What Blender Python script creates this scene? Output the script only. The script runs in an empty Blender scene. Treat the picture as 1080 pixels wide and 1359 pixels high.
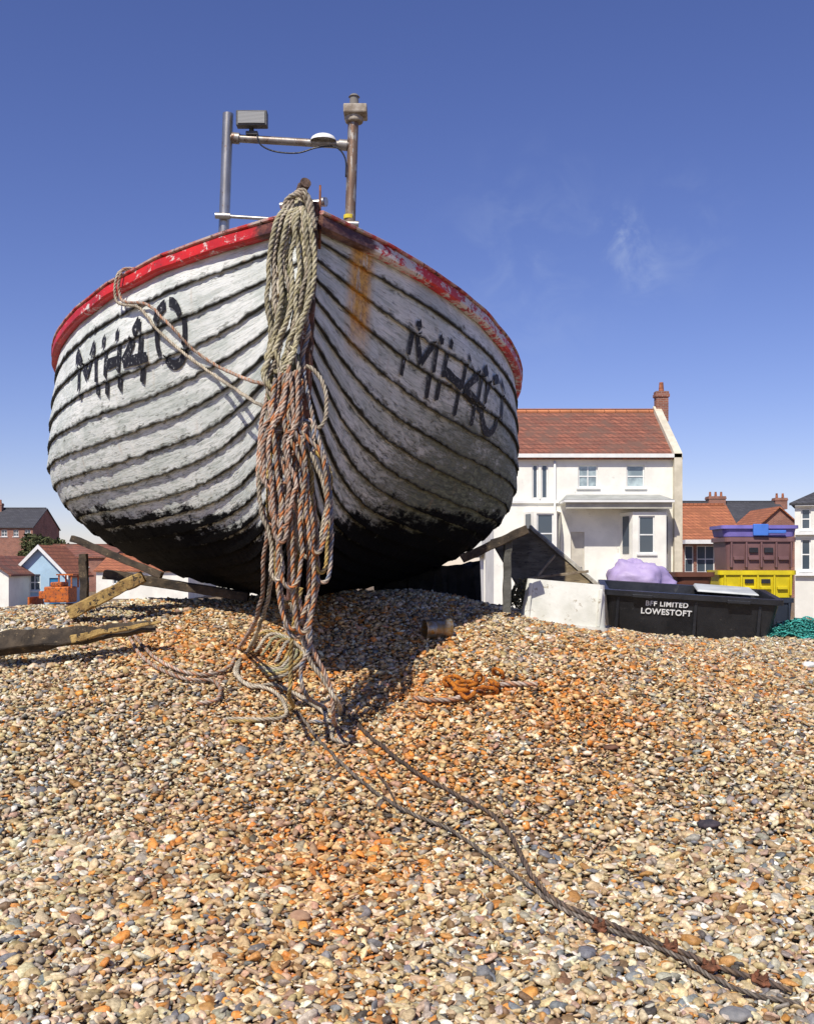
import bpy, math, random
import numpy as np
from mathutils import Vector, Matrix, Euler, noise as mnoise
random.seed(7); rng=np.random.default_rng(7)
scene=bpy.context.scene
F=1400.0; CX=540.0; HY=750.0; EYE=1.3
# ------------------------------------------------------------------ helpers
def at(px,py,d):
    """world point seen under that bearing at distance d (metres)"""
    return Vector(((px-CX)/F*d, d, EYE+(HY-py)/F*d))
_gy=[-20,0,2,3,4,5,6,7,8,9,12,20,30,60,3000]
_gz=[-.6,-.15,-.04,0,.2,.48,.78,.95,.95,.84,.45,-.6,-1,-1,-1]
def sm(a,b,x):
    t=np.clip((x-a)/(b-a),0,1); return t*t*(3-2*t)
def gz(x,y):
    x=np.asarray(x,float); y=np.asarray(y,float)
    z=0
    for o in (-.5,-.25,0,.25,.5): z=z+np.interp(y+o,_gy,_gz)/5
    w=sm(4,7,y)*(1-sm(14,20,y))
    z=z-.20*sm(.3,2.4,x)*w + .17*np.exp(-((x+.85)/1.35)**2-((y-7.3)/1.0)**2)
    f=(1-sm(20,30,y))*sm(1,3,y)
    z=z+f*(.03*np.sin(x*1.7+y*.9+.5)+.02*np.sin(x*3.1-y*2.3)+.012*np.sin(x*6.3+y*5.1))
    return z
def gp(px,py,lift=0.0):
    d=2.0
    while d<9:
        p=at(px,py,d)
        if p.z<=float(gz(p.x,p.y)): break
        d+=.02
    p=at(px,py,d); p.z=float(gz(p.x,p.y))+lift
    return p
def newmat(name):
    m=bpy.data.materials.new(name); m.use_nodes=True
    nt=m.node_tree; b=nt.nodes['Principled BSDF']
    return m,nt,b
class N:
    def __init__(s,nt): s.nt=nt
    def n(s,t,**k):
        x=s.nt.nodes.new(t)
        for a,v in k.items(): setattr(x,a,v)
        return x
    def l(s,a,b): s.nt.links.new(a,b)
    def math(s,op,a,b=None,c=None,clamp=False):
        x=s.n('ShaderNodeMath',operation=op); x.use_clamp=clamp
        for i,v in enumerate((a,b,c)):
            if v is None: continue
            if isinstance(v,(int,float)): x.inputs[i].default_value=v
            else: s.l(v,x.inputs[i])
        return x.outputs[0]
    def mix(s,f,a,b,blend='MIX'):
        x=s.n('ShaderNodeMix',data_type='RGBA',blend_type=blend)
        for i,v in ((0,f),(6,a),(7,b)):
            if isinstance(v,(int,float)): x.inputs[i].default_value=v
            elif isinstance(v,tuple): x.inputs[i].default_value=(*v[:3],1)
            else: s.l(v,x.inputs[i])
        return x.outputs[2]
    def noise(s,vec,scale,detail=4,rough=.55,dist=0):
        x=s.n('ShaderNodeTexNoise'); x.inputs['Scale'].default_value=scale
        x.inputs['Detail'].default_value=detail; x.inputs['Roughness'].default_value=rough
        x.inputs['Distortion'].default_value=dist
        if vec is not None: s.l(vec,x.inputs['Vector'])
        return x.outputs[0]
    def step(s,v,a,b):
        x=s.n('ShaderNodeMapRange',interpolation_type='SMOOTHSTEP')
        s.l(v,x.inputs[0]); x.inputs[1].default_value=a; x.inputs[2].default_value=b
        return x.outputs[0]
    def vmul(s,v,m):
        x=s.n('ShaderNodeVectorMath',operation='MULTIPLY'); s.l(v,x.inputs[0]); x.inputs[1].default_value=m
        return x.outputs[0]
    def obj(s): return s.n('ShaderNodeTexCoord').outputs['Object']
    def bump(s,h,b,strength=.4,dist=.01):
        x=s.n('ShaderNodeBump'); x.inputs['Strength'].default_value=strength; x.inputs['Distance'].default_value=dist
        s.l(h,x.inputs['Height']); s.l(x.outputs[0],b.inputs['Normal'])
def weathered(name,c1,c2,scale=6,rough=.7,stretch=(1,1,1),c3=None,t3=.62,metal=0,bump=.3,bd=.01,contrast=.15,spec=.3):
    m,nt,b=newmat(name); g=N(nt)
    v=g.vmul(g.obj(),stretch)
    n=g.noise(v,scale,6,.6)
    col=g.mix(g.step(n,.5-contrast,.5+contrast),c1,c2)
    if c3:
        n2=g.noise(v,scale*2.7,6,.7,.3)
        col=g.mix(g.step(n2,t3-.03,t3+.03),col,c3)
    g.l(col,b.inputs['Base Color']); b.inputs['Roughness'].default_value=rough
    b.inputs['Metallic'].default_value=metal; b.inputs['Specular IOR Level'].default_value=spec
    if bump: g.bump(g.noise(v,scale*6,5,.7),b,bump,bd)
    return m
# ---- object making
ROOT={}
coll=scene.collection
def root(name,loc,label,cat,rot=(0,0,0),group=None):
    o=bpy.data.objects.new(name,None); o.empty_display_size=.1
    o.location=loc; o.rotation_euler=rot; coll.objects.link(o)
    o["label"]=label; o["category"]=cat
    if group: o["group"]=group
    ROOT[o.name]=(Matrix.Translation(loc)@Euler(rot).to_matrix().to_4x4())
    return o
def rootof(o):
    while o.parent: o=o.parent
    return o
def mk(name,V,Fc,mat,parent=None,smooth=False,local=False,label=None,cat=None,group=None,kind=None,bevel=0,origin=None,angle=None):
    me=bpy.data.meshes.new(name)
    V=[Vector(v) for v in V]
    o=bpy.data.objects.new(name,me); coll.objects.link(o)
    if parent:
        r=rootof(parent)
        if not local:
            inv=ROOT[r.name].inverted() if r.name in ROOT else Matrix.Translation(r.location).inverted()
            V=[inv@v for v in V]
        o.parent=parent
    elif not kind:
        if origin is None:
            origin=Vector((sum(v.x for v in V)/len(V),sum(v.y for v in V)/len(V),min(v.z for v in V)))
        V=[v-Vector(origin) for v in V]; o.location=origin
    me.from_pydata(V,[],Fc); me.update()
    mats=mat if isinstance(mat,(list,tuple)) else [mat]
    for m in mats: me.materials.append(m)
    if smooth: me.polygons.foreach_set('use_smooth',[True]*len(me.polygons))
    if smooth and angle:
        me.set_sharp_from_angle(angle=math.radians(angle))
    if label: o["label"]=label
    if cat: o["category"]=cat
    if group: o["group"]=group
    if kind: o["kind"]=kind
    if bevel:
        md=o.modifiers.new('b','BEVEL'); md.width=bevel; md.segments=2; md.limit_method='ANGLE'
    return o
class MB:
    def __init__(s): s.V=[]; s.F=[]
    def raw(s,V,Fc):
        k=len(s.V); s.V+= [Vector(v) for v in V]; s.F+=[tuple(i+k for i in f) for f in Fc]
    def box(s,x0,x1,y0,y1,z0,z1,M=None,taper=0):
        t=taper
        V=[(x0+t,y0+t,z0),(x1-t,y0+t,z0),(x1-t,y1-t,z0),(x0+t,y1-t,z0),(x0,y0,z1),(x1,y0,z1),(x1,y1,z1),(x0,y1,z1)]
        V=[Vector(v) for v in V]
        if M is not None: V=[M@v for v in V]
        s.raw(V,[(0,3,2,1),(4,5,6,7),(0,1,5,4),(1,2,6,5),(2,3,7,6),(3,0,4,7)]); return s
    def cyl(s,p0,p1,r0,r1=None,n=16,caps=True):
        p0=Vector(p0);p1=Vector(p1); r1=r0 if r1 is None else r1
        d=(p1-p0).normalized(); a=d.orthogonal().normalized(); b=d.cross(a)
        V=[];
        for p,r in((p0,r0),(p1,r1)):
            for i in range(n):
                t=2*math.pi*i/n; V.append(p+a*math.cos(t)*r+b*math.sin(t)*r)
        Fc=[(i,(i+1)%n,n+(i+1)%n,n+i) for i in range(n)]
        if caps: Fc+=[tuple(range(n))[::-1],tuple(range(n,2*n))]
        s.raw(V,Fc); return s
    def tube(s,path,r,n=8,closed=False):
        P=[Vector(p) for p in path]; m=len(P)
        V=[];Fc=[]; a=None
        for i in range(m):
            t=(P[(i+1)%m if closed else min(i+1,m-1)]-P[(i-1)%m if closed else max(i-1,0)]).normalized()
            if a is None: a=t.orthogonal().normalized()
            a=(a-t*a.dot(t)).normalized(); b=t.cross(a)
            rr=r[i] if hasattr(r,'__len__') else r
            for k in range(n):
                th=2*math.pi*k/n; V.append(P[i]+a*math.cos(th)*rr+b*math.sin(th)*rr)
        for i in range(m if closed else m-1):
            j=(i+1)%m
            for k in range(n):
                Fc.append((i*n+k,i*n+(k+1)%n,j*n+(k+1)%n,j*n+k))
        if not closed: Fc+=[tuple(range(n))[::-1],tuple(range((m-1)*n,m*n))]
        s.raw(V,Fc); return s
    def ell(s,c,rx,ry,rz,nu=16,nv=10,M=None,half=False):
        V=[];Fc=[]
        lo=0 if half else -math.pi/2
        for j in range(nv+1):
            ph=lo+(math.pi/2-lo)*j/nv
            for i in range(nu):
                th=2*math.pi*i/nu
                v=Vector((math.cos(ph)*math.cos(th)*rx,math.cos(ph)*math.sin(th)*ry,math.sin(ph)*rz))
                if M is not None: v=M@v
                V.append(v+Vector(c))
        for j in range(nv):
            for i in range(nu): Fc.append((j*nu+i,j*nu+(i+1)%nu,(j+1)*nu+(i+1)%nu,(j+1)*nu+i))
        s.raw(V,Fc); return s
    def mk(s,name,mat,**k): return mk(name,s.V,s.F,mat,**k)
def boxpart(name,mat,parent,b6,bevel=.003,M=None):
    mb=MB(); mb.box(*b6,M); return mb.mk(name,mat,parent=parent,local=True,bevel=bevel)
def catmull(P,step=.012):
    P=[Vector(p) for p in P]; Q=[P[0]*2-P[1]]+P+[P[-1]*2-P[-2]]
    out=[]
    for i in range(1,len(Q)-2):
        a,b,c,d=Q[i-1],Q[i],Q[i+1],Q[i+2]
        n=max(2,int((c-b).length/step))
        for k in range(n):
            t=k/n
            out.append(.5*((2*b)+(c-a)*t+(2*a-5*b+4*c-d)*t*t+(3*b-a-3*c+d)*t**3))
    out.append(P[-1]); return out
# ------------------------------------------------------------------ rope builder
def rope(name,paths,r,cols,label,cat,mat,pitch=7.0,step=None,parent=None):
    V=[];Fc=[];C=[]
    n=12
    for pi,path in enumerate(paths):
        P=catmull(path,step or r*.8); a=None; m=len(P); base=len(V); ang=random.random()*6
        pal=cols[pi%len(cols)]
        P=[p+Vector((mnoise.noise(p*16+Vector((pi*3.1,0,0))),mnoise.noise(p*16+Vector((0,pi*3.1,0))),.3*mnoise.noise(p*16)))*r*.6 for p in P]
        for i in range(m):
            t=(P[min(i+1,m-1)]-P[max(i-1,0)])
            if t.length<1e-7: t=Vector((0,0,1))
            t.normalize()
            if a is None: a=t.orthogonal().normalized()
            a=(a-t*a.dot(t)).normalized(); b=t.cross(a)
            if i: ang+= 2*math.pi*(P[i]-P[i-1]).length/(r*pitch)
            wear=1+.10*mnoise.noise(P[i]*9+Vector((pi,0,0)))
            soil=.86+.50*mnoise.noise(P[i]*5+Vector((0,0,pi)))
            for k in range(n):
                th=2*math.pi*k/n
                lob=.72+.34*abs(math.cos(1.5*th))
                q=th+ang
                V.append(P[i]+(a*math.cos(q)+b*math.sin(q))*r*lob*wear)
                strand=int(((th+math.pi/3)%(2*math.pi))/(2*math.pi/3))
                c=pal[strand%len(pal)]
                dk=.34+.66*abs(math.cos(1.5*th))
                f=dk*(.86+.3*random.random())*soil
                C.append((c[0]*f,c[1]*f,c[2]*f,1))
        for i in range(m-1):
            for k in range(n):
                Fc.append((base+i*n+k,base+i*n+(k+1)%n,base+(i+1)*n+(k+1)%n,base+(i+1)*n+k))
        Fc.append(tuple(base+k for k in range(n))[::-1]); Fc.append(tuple(base+(m-1)*n+k for k in range(n)))
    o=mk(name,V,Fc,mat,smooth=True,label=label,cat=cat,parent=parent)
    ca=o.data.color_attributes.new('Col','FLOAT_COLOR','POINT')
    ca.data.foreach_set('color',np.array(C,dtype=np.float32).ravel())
    return o
def attrmat(name,rough=.8,bump=.4,scale=300,spec=.3):
    m,nt,b=newmat(name); g=N(nt)
    at_=g.n('ShaderNodeAttribute',attribute_name='Col')
    nz=g.noise(g.obj(),scale,3,.6)
    col=g.mix(.35,at_.outputs['Color'],g.mix(g.step(nz,.35,.65),(.35,.35,.35),(1.0,1.0,1.0)),'MULTIPLY')
    g.l(col,b.inputs['Base Color']); b.inputs['Roughness'].default_value=rough
    b.inputs['Specular IOR Level'].default_value=spec
    if bump: g.bump(nz,b,bump,.003)
    return m
# ------------------------------------------------------------------ camera, light, world
cam=bpy.data.cameras.new('camera'); co=bpy.data.objects.new('camera',cam); coll.objects.link(co)
co.location=(0,0,EYE); co.rotation_euler=(math.pi/2,0,0)
cam.sensor_fit='VERTICAL'; cam.sensor_height=36; cam.lens=F/1359*36; cam.shift_y=(HY-679.5)/1359
cam.clip_end=5000; cam.clip_start=.05
scene.camera=co
S=Vector((-.27,-.60,.76)).normalized()
sl=bpy.data.lights.new('sun','SUN'); sl.energy=5.0; sl.angle=math.radians(.5); sl.color=(1,.94,.84)
so=bpy.data.objects.new('sun',sl); so.rotation_euler=S.to_track_quat('Z','Y').to_euler(); coll.objects.link(so)
w=bpy.data.worlds.new('World'); scene.world=w; w.use_nodes=True
g=N(w.node_tree); bg=w.node_tree.nodes['Background']
sky=g.n('ShaderNodeTexSky',sky_type='NISHITA'); sky.sun_disc=False
sky.sun_elevation=math.asin(S.z); sky.sun_rotation=math.atan2(S.x,S.y)%(2*math.pi)
sky.air_density=1.0; sky.dust_density=.05; sky.ozone_density=3.0
hs=g.n('ShaderNodeHueSaturation'); hs.inputs['Saturation'].default_value=1.10; hs.inputs['Hue'].default_value=.511
g.l(sky.outputs[0],hs.inputs['Color'])
col=g.mix(1.0,hs.outputs[0],(1.05,.95,1.20),'MULTIPLY')
tc=g.n('ShaderNodeTexCoord').outputs['Generated']
def cloud(px,py,wd,amt,col):
    d=Vector(((px-CX)/F,1,(HY-py)/F)).normalized()
    vm=g.n('ShaderNodeVectorMath',operation='SUBTRACT'); g.l(tc,vm.inputs[0]); vm.inputs[1].default_value=d
    sc=g.vmul(vm.outputs[0],(1,1,.85)); ln=g.n('ShaderNodeVectorMath',operation='LENGTH'); g.l(sc,ln.inputs[0])
    m1=g.step(ln.outputs['Value'],wd,0.0)
    nz=g.step(g.noise(g.vmul(tc,(1,1,1.2)),22,6,.6,.5),.40,.75)
    return g.mix(g.math('MULTIPLY',g.math('MULTIPLY',m1,nz),amt),col,(7.0,8.0,9.5))
col=cloud(822,316,.034,.45,col); col=cloud(850,362,.03,.22,col); col=cloud(700,350,.12,.10,col); col=cloud(900,310,.07,.10,col)
g.l(col,bg.inputs['Color']); bg.inputs['Strength'].default_value=.094
scene.view_settings.view_transform='Standard'; scene.view_settings.look='None'; scene.view_settings.exposure=0
# ------------------------------------------------------------------ ground
def terrain():
    ys=np.concatenate([np.arange(-6,14,.12),np.arange(14,40,1.0),np.array([45,60,90,150,300,700,1500,3000])])
    xs=np.concatenate([-np.array([3000,1000,400,150,80,50,30,20,14,10,8])[:],np.arange(-6.5,6.6,.13),np.array([8,10,14,20,30,50,80,150,400,1000,3000])])
    X,Y=np.meshgrid(xs,ys); Z=gz(X,Y)-.012
    V=np.stack([X,Y,Z],-1).reshape(-1,3); nx=len(xs)
    Fc=[(j*nx+i,j*nx+i+1,(j+1)*nx+i+1,(j+1)*nx+i) for j in range(len(ys)-1) for i in range(nx-1)]
    m,nt,b=newmat('shingle_bed'); g=N(nt); v=g.obj()
    vo=g.n('ShaderNodeTexVoronoi'); vo.inputs['Scale'].default_value=42; g.l(v,vo.inputs['Vector'])
    r=g.n('ShaderNodeValToRGB'); e=r.color_ramp.elements
    e[0].color=(.10,.06,.035,1); e[1].color=(.62,.50,.34,1)
    for p,c in((.25,(.34,.19,.07,1)),(.5,(.45,.33,.18,1)),(.7,(.28,.25,.20,1))):
        x=e.new(p); x.color=c
    sp=g.n('ShaderNodeSeparateColor'); g.l(vo.outputs['Color'],sp.inputs[0]); g.l(sp.outputs[0],r.inputs[0])
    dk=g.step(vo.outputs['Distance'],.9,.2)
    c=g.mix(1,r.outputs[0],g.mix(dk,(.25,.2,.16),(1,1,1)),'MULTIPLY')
    g.l(c,b.inputs['Base Color']); b.inputs['Roughness'].default_value=.8
    g.bump(g.math('MULTIPLY',vo.outputs['Distance'],-1.0),b,.8,.03)
    return mk('ground',V.tolist(),Fc,m,smooth=True,kind='structure')
terrain()
def ico(sub):
    import bmesh
    bm=bmesh.new(); bmesh.ops.create_icosphere(bm,subdivisions=sub,radius=1)
    V=np.array([v.co[:] for v in bm.verts]); Fc=np.array([[v.index for v in f.verts] for f in bm.faces]); bm.free()
    return V,Fc
PAL=np.array([[.70,.59,.40],[.54,.41,.22],[.50,.27,.09],[.23,.14,.075],[.37,.345,.29],[.22,.235,.25],[.80,.76,.65],[.50,.35,.26],[.62,.49,.29],[.66,.29,.07],[.10,.093,.08]])
def pebbles(y0,y1,dens,size,sub,name,label):
    sp=1/math.sqrt(dens)
    ny=int((y1-y0)/sp)
    P=[]
    for j in range(ny):
        y=y0+j*sp; hw=.39*y+.55
        xs=np.arange(-hw,hw,sp)
        P.append(np.stack([xs,np.full_like(xs,y)],1))
    P=np.concatenate(P); P+=rng.uniform(-.8*sp,.8*sp,P.shape)
    n=len(P)
    V,Fc=ico(sub); nv=len(V)
    a=size*np.exp(rng.normal(0,.42,n)); a=np.clip(a,size*.42,size*2.6)
    sc=np.stack([a,a*rng.uniform(.5,.9,n),a*rng.uniform(.24,.54,n)],1)
    W=V[None,:,:]*np.ones((n,1,1))
    ph=rng.uniform(0,6.28,(n,3))
    lump=1+.18*np.sin(W[:,:,0]*2.1+ph[:,0:1])*np.cos(W[:,:,1]*2.3+ph[:,1:2])+.10*np.sin(W[:,:,2]*3+W[:,:,0]*2+ph[:,2:3])
    W=np.sign(W)*np.abs(W)**.84
    for c_ in range(4):   # broken flats
        d=rng.normal(0,1,(n,3)); d/=np.linalg.norm(d,axis=1,keepdims=True)
        k=rng.uniform(.38,.92,n)
        over=np.clip(np.einsum('nvi,ni->nv',W,d)-k[:,None],0,None)
        W=W-over[:,:,None]*d[:,None,:]*.9
    W=W*lump[:,:,None]*sc[:,None,:]
    tx=rng.normal(0,.40,n); ty=rng.normal(0,.40,n); tz=rng.uniform(0,6.28,n)
    def R(ax,t):
        c,s=np.cos(t),np.sin(t); M=np.zeros((n,3,3)); i,j=[(1,2),(0,2),(0,1)][ax]
        M[:,ax,ax]=1; M[:,i,i]=c; M[:,j,j]=c; M[:,i,j]=-s; M[:,j,i]=s; return M
    M=R(0,tx)@R(1,ty)@R(2,tz)
    W=np.einsum('nij,nvj->nvi',M,W)
    z=gz(P[:,0],P[:,1])+rng.uniform(-.008,.012,n)
    W+=np.stack([P[:,0],P[:,1],z],1)[:,None,:]
    X,Y=P[:,0],P[:,1]
    org=np.exp(-((X+.42)/.42)**2-((Y-3.9)/.8)**2)*.80+np.exp(-((X-.55)/.9)**2-((Y-5.2)/.65)**2)*.85+np.exp(-((X+.9)/1.0)**2-((Y-6.2)/.8)**2)*.95+np.exp(-((X-1.8)/1.0)**2-((Y-6.5)/.9)**2)*.65+.22*np.exp(-((X-.2)/1.5)**2-((Y-5)/2.0)**2)
    org*= .78+.4*np.sin(X*5+Y*3)*np.cos(X*2.3-Y*4)
    org=np.clip(org,0,1)
    wt=np.array([.24,.19,.06,.07,.12,.055,.13,.055,.18,.01,.035]); wo=np.array([.13,.15,.21,.10,.04,.02,.06,.11,.12,.16,.02])
    Wt=wt[None]*(1-org[:,None])+wo[None]*org[:,None]; Wt/=Wt.sum(1,keepdims=True)
    idx=(np.cumsum(Wt,1)<rng.uniform(0,1,n)[:,None]).sum(1).clip(0,10)
    C=PAL[idx]*rng.uniform(.62,1.22,(n,1))*rng.uniform(.94,1.06,(n,3))
    C=C*(1+org[:,None]*np.array([.18,-.07,-.32]))
    C=np.clip(C,0,.88)
    C4=np.ones((n,nv,4),np.float32); C4[:,:,:3]=C[:,None,:]
    Vall=W.reshape(-1,3).astype(np.float32)
    Fall=(Fc[None]+np.arange(n)[:,None,None]*nv).reshape(-1,3).astype(np.int32)
    me=bpy.data.meshes.new(name); me.vertices.add(len(Vall)); me.vertices.foreach_set('co',Vall.ravel())
    me.loops.add(Fall.size); me.loops.foreach_set('vertex_index',Fall.ravel())
    me.polygons.add(len(Fall)); me.polygons.foreach_set('loop_start',np.arange(0,Fall.size,3,dtype=np.int32))
    me.polygons.foreach_set('use_smooth',np.ones(len(Fall),dtype=bool))
    me.update(calc_edges=True)
    ca=me.color_attributes.new('Col','FLOAT_COLOR','POINT'); ca.data.foreach_set('color',C4.ravel())
    o=bpy.data.objects.new(name,me); coll.objects.link(o); me.materials.append(PEB)
    o['kind']='stuff'; o['label']=label; o['category']='pebbles'
m,nt,b=newmat('pebble'); g=N(nt)
aa=g.n('ShaderNodeAttribute',attribute_name='Col')
nz=g.noise(g.obj(),90,5,.65); nz2=g.noise(g.obj(),280,3,.6)
c=g.mix(.8,aa.outputs['Color'],g.mix(g.step(nz,.3,.7),(.56,.53,.48),(1.22,1.2,1.15)),'MULTIPLY')
g.l(c,b.inputs['Base Color']); b.inputs['Roughness'].default_value=.55; b.inputs['Specular IOR Level'].default_value=.4
g.bump(nz2,b,.4,.003)
PEB=m
pebbles(2.5,4.1,5400,.0138,2,'shingle','sunlit beach shingle of cream, gold and orange pebbles')
pebbles(4.1,10.2,4500,.0135,1,'shingle','sunlit beach shingle mounded under the boat')
# ------------------------------------------------------------------ shared materials
rustdark=weathered('dark_rust',(.10,.045,.025),(.26,.10,.05),40,.9)
rustbright=weathered('bright_rust',(.66,.22,.02),(.36,.10,.015),30,.85,c3=(.14,.05,.02),t3=.56,bump=.8)
steel=weathered('galvanised_tube',(.50,.48,.45),(.32,.30,.27),9,.38,(1,1,.3),metal=.85,c3=(.22,.12,.07),t3=.64,bump=.1)
steelrust=weathered('stained_tube',(.36,.34,.31),(.22,.18,.15),9,.45,(1,1,.3),metal=.6,c3=(.14,.07,.04),t3=.60,bump=.1)
blackp=weathered('black_plastic',(.012,.013,.016),(.024,.025,.029),5,.35,spec=.5,c3=(.06,.06,.06),t3=.66)
timberd=weathered('tarred_timber',(.035,.028,.022),(.10,.075,.05),10,.85,(1,1,1),c3=(.2,.15,.09),t3=.62,bump=.8)
timberl=weathered('weathered_timber',(.34,.28,.19),(.20,.15,.10),8,.85,c3=(.07,.05,.03),t3=.6,bump=.8)
timbery=weathered('yellowed_timber',(.50,.34,.12),(.26,.16,.06),12,.85,c3=(.05,.04,.03),t3=.56,bump=.9)
glass,nt,b=newmat('window_glass'); b.inputs['Base Color'].default_value=(.06,.08,.10,1); b.inputs['Roughness'].default_value=.08; b.inputs['Specular IOR Level'].default_value=.8
curt=weathered('curtained_glass',(.50,.60,.60),(.20,.25,.27),1.6,.12,spec=.7,bump=0)
whitetrim=weathered('white_trim',(.80,.80,.77),(.72,.72,.69),3,.5,bump=0)
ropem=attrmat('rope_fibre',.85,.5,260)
# ------------------------------------------------------------------ BOAT
BL=Vector((-.525,5.0,1.10)); BR=(0,math.radians(2.4),math.radians(7.8))
boat=root('fishing_boat',BL,'weathered white clinker fishing boat with red gunwale, hauled up on shingle','boat',rot=BR)
BM=ROOT[boat.name]
L=6.6;B=1.745
def bsheer(u):
    return B*(1-(1-min(u/3.2,1))**1.8) if u<3.2 else B*(1-.22*((u-3.2)/(L-3.2))**2)
_su=[0,.4,.9,1.4,2,2.6,3.2,4,5,6.6]; _sw=[1.85,1.85,1.83,1.79,1.72,1.665,1.60,1.56,1.58,1.68]
def wsheer(u): return float(np.mean([np.interp(u+o,_su,_sw) for o in(-.3,-.15,0,.15,.3)]))
def ustem(w):
    x=max(0,1-w/1.85); return .05*x+.50*x**2.6
NS,NT=150,200
us=np.array([L*(i/(NS-1))**1.7 for i in range(NS)])
TAB=np.zeros((NS,NT+1,3))
for i,u in enumerate(us):
    H=wsheer(u); b_=bsheer(u)
    q=min(1,u/2.8); q=q*q*(3-2*q)*.6+q*.4
    p=1.02+.88*q; xm=1.0-.46*q
    e_=1+1.60*(1-math.exp(-u/.80))
    for j in range(NT+1):
        x=(j/NT)**e_
        g_=(1-(1-min(x/xm,1))**p)**(1/p)
        if x>xm: g_*=1-.03*((x-xm)/(1-xm))**2
        w_=x*H
        uu=u+ustem(w_)*max(0,1-u/1.6)
        TAB[i,j]=(b_*g_,uu,w_)
def hp(u,t,side,off=0.0):
    u=min(max(u,0),L); t=min(max(t,0),1)
    fi=(u/L)**(1/1.7)*(NS-1); i=min(int(fi),NS-2); a=fi-i
    fj=t*NT; j=min(int(fj),NT-1); c=fj-j
    p=TAB[i,j]*(1-a)*(1-c)+TAB[i+1,j]*a*(1-c)+TAB[i,j+1]*(1-a)*c+TAB[i+1,j+1]*a*c
    if off:
        du=TAB[min(i+2,NS-1),j]-TAB[max(i-1,0),j]; dt=TAB[i,min(j+3,NT)]-TAB[i,max(j-3,0)]
        if i==0: du=TAB[2,j]-TAB[0,j]
        n=np.cross(du,dt); ln=np.linalg.norm(n); n=n/ln if ln>1e-9 else np.array([1,0,0])
        if n[0]<0: n=-n
        p=p+n*off
    return Vector((p[0]*side,p[1],p[2]))
def hfind(px,py,side,guess=None):
    """(u,t) of the hull point that lies on the given sight line"""
    def err(u,t):
        q=BM@hp(u,t,side,.015); return (CX+F*q.x/q.y-px)**2+(HY-F*(q.z-EYE)/q.y-py)**2
    if guess: u,t=guess; e=err(u,t); st=.02
    else:
        e,u,t=min(((err(u,t),u,t) for u in np.linspace(.02,3.2,60) for t in np.linspace(.1,1,40)),key=lambda z:z[0]); st=.04
    while st>.0008:
        im=False
        for du_,dt_ in((st,0),(-st,0),(0,st*.5),(0,-st*.5)):
            uu,tt=max(0,u+du_),min(1,max(0,t+dt_)); ee=err(uu,tt)
            if ee<e: e,u,t=ee,uu,tt; im=True
        if not im: st/=2
    return u,t
NSTR=21; TH=.020
def lap(u,t):
    k=min(int(t*NSTR),NSTR-1); f=t*NSTR-k
    return TH*(1-f)
V=[];Fc=[];UV=[]
uu_=[L*(i/239)**1.35 for i in range(240)]
for side in (-1,1):
    for k in range(NSTR):
        rows=[(0,TH),(.3,TH*.72),(.65,TH*.36),(1,0.0)]
        if k>0: strips=[[( -0.0,'step0'),(0,'step1')],rows]
        else: strips=[rows]
        for st in strips:
            base=len(V); nr=len(st)
            for u in uu_:
                wob=.07*mnoise.noise(Vector((u*2.2,k*7.3,side*3)))+.05*mnoise.noise(Vector((u*8,k*3.1,side)))+.09*mnoise.noise(Vector((u*30,k*3.1,side)))
                ow=.006*mnoise.noise(Vector((u*5,k*5.1,side*9)))+.005*mnoise.noise(Vector((u*22,k*5.1,side*9)))
                for f,o in st:
                    if o=='step0': t=(k+.0)/NSTR; off=-.002; fr=.0
                    elif o=='step1': t=(k-.03+wob)/NSTR; off=TH+ow; fr=.0
                    else:
                        t=(k+f)/NSTR; off=o; fr=f
                        if f==0: t=(k-.03+wob)/NSTR; off=TH+ow
                        elif f<1: off=o+.5*ow+.004*mnoise.noise(Vector((u*3,k*2.1+f*2,side*5)))
                    V.append(hp(u,t,side,off)); UV.append((u,k+min(fr,.985)))
            for i in range(len(uu_)-1):
                for r in range(nr-1):
                    q=(base+i*nr+r,base+(i+1)*nr+r,base+(i+1)*nr+r+1,base+i*nr+r+1)
                    Fc.append(q if side>0 else q[::-1])
m,nt,b=newmat('boat_paint'); g=N(nt)
uvn=g.n('ShaderNodeUVMap',uv_map='UVMap').outputs[0]
sx=g.n('ShaderNodeSeparateXYZ'); g.l(uvn,sx.inputs[0]); U_,K_=sx.outputs[0],sx.outputs[1]
ob=g.obj(); so_=g.n('ShaderNodeSeparateXYZ'); g.l(ob,so_.inputs[0]); LX,LY,LZ=so_.outputs
fr=g.math('FRACT',K_)
sidef=g.step(LX,-.05,.05)
cv=g.n('ShaderNodeCombineXYZ'); g.l(U_,cv.inputs[0]); g.l(g.math('MULTIPLY',K_,.25),cv.inputs[1]); g.l(g.math('MULTIPLY',sidef,9.0),cv.inputs[2]); sv=cv.outputs[0]
n1=g.noise(sv,3.0,7,.7,.5); n2=g.noise(g.vmul(sv,(1,1.7,1)),13,9,.80,.25); n3=g.noise(ob,30,7,.75); n4=g.noise(g.vmul(sv,(.6,2.6,1)),9,8,.78,.6); n5=g.noise(g.vmul(sv,(.35,3.5,1)),30,6,.75,.2)
pn=g.n('ShaderNodeTexWhiteNoise',noise_dimensions='2D'); cp=g.n('ShaderNodeCombineXYZ'); g.l(g.math('FLOOR',K_),cp.inputs[0]); g.l(sidef,cp.inputs[1]); g.l(cp.outputs[0],pn.inputs['Vector'])
low=g.step(LZ,1.65,.45)
dirt=g.math('ADD',low,g.math('MULTIPLY',sidef,.35))
lowr=g.math('MULTIPLY',g.math('MULTIPLY',g.step(LZ,1.55,.75),g.step(LY,.5,1.6)),sidef)
dirt=g.math('ADD',dirt,g.math('MULTIPLY',lowr,1.6))
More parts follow.
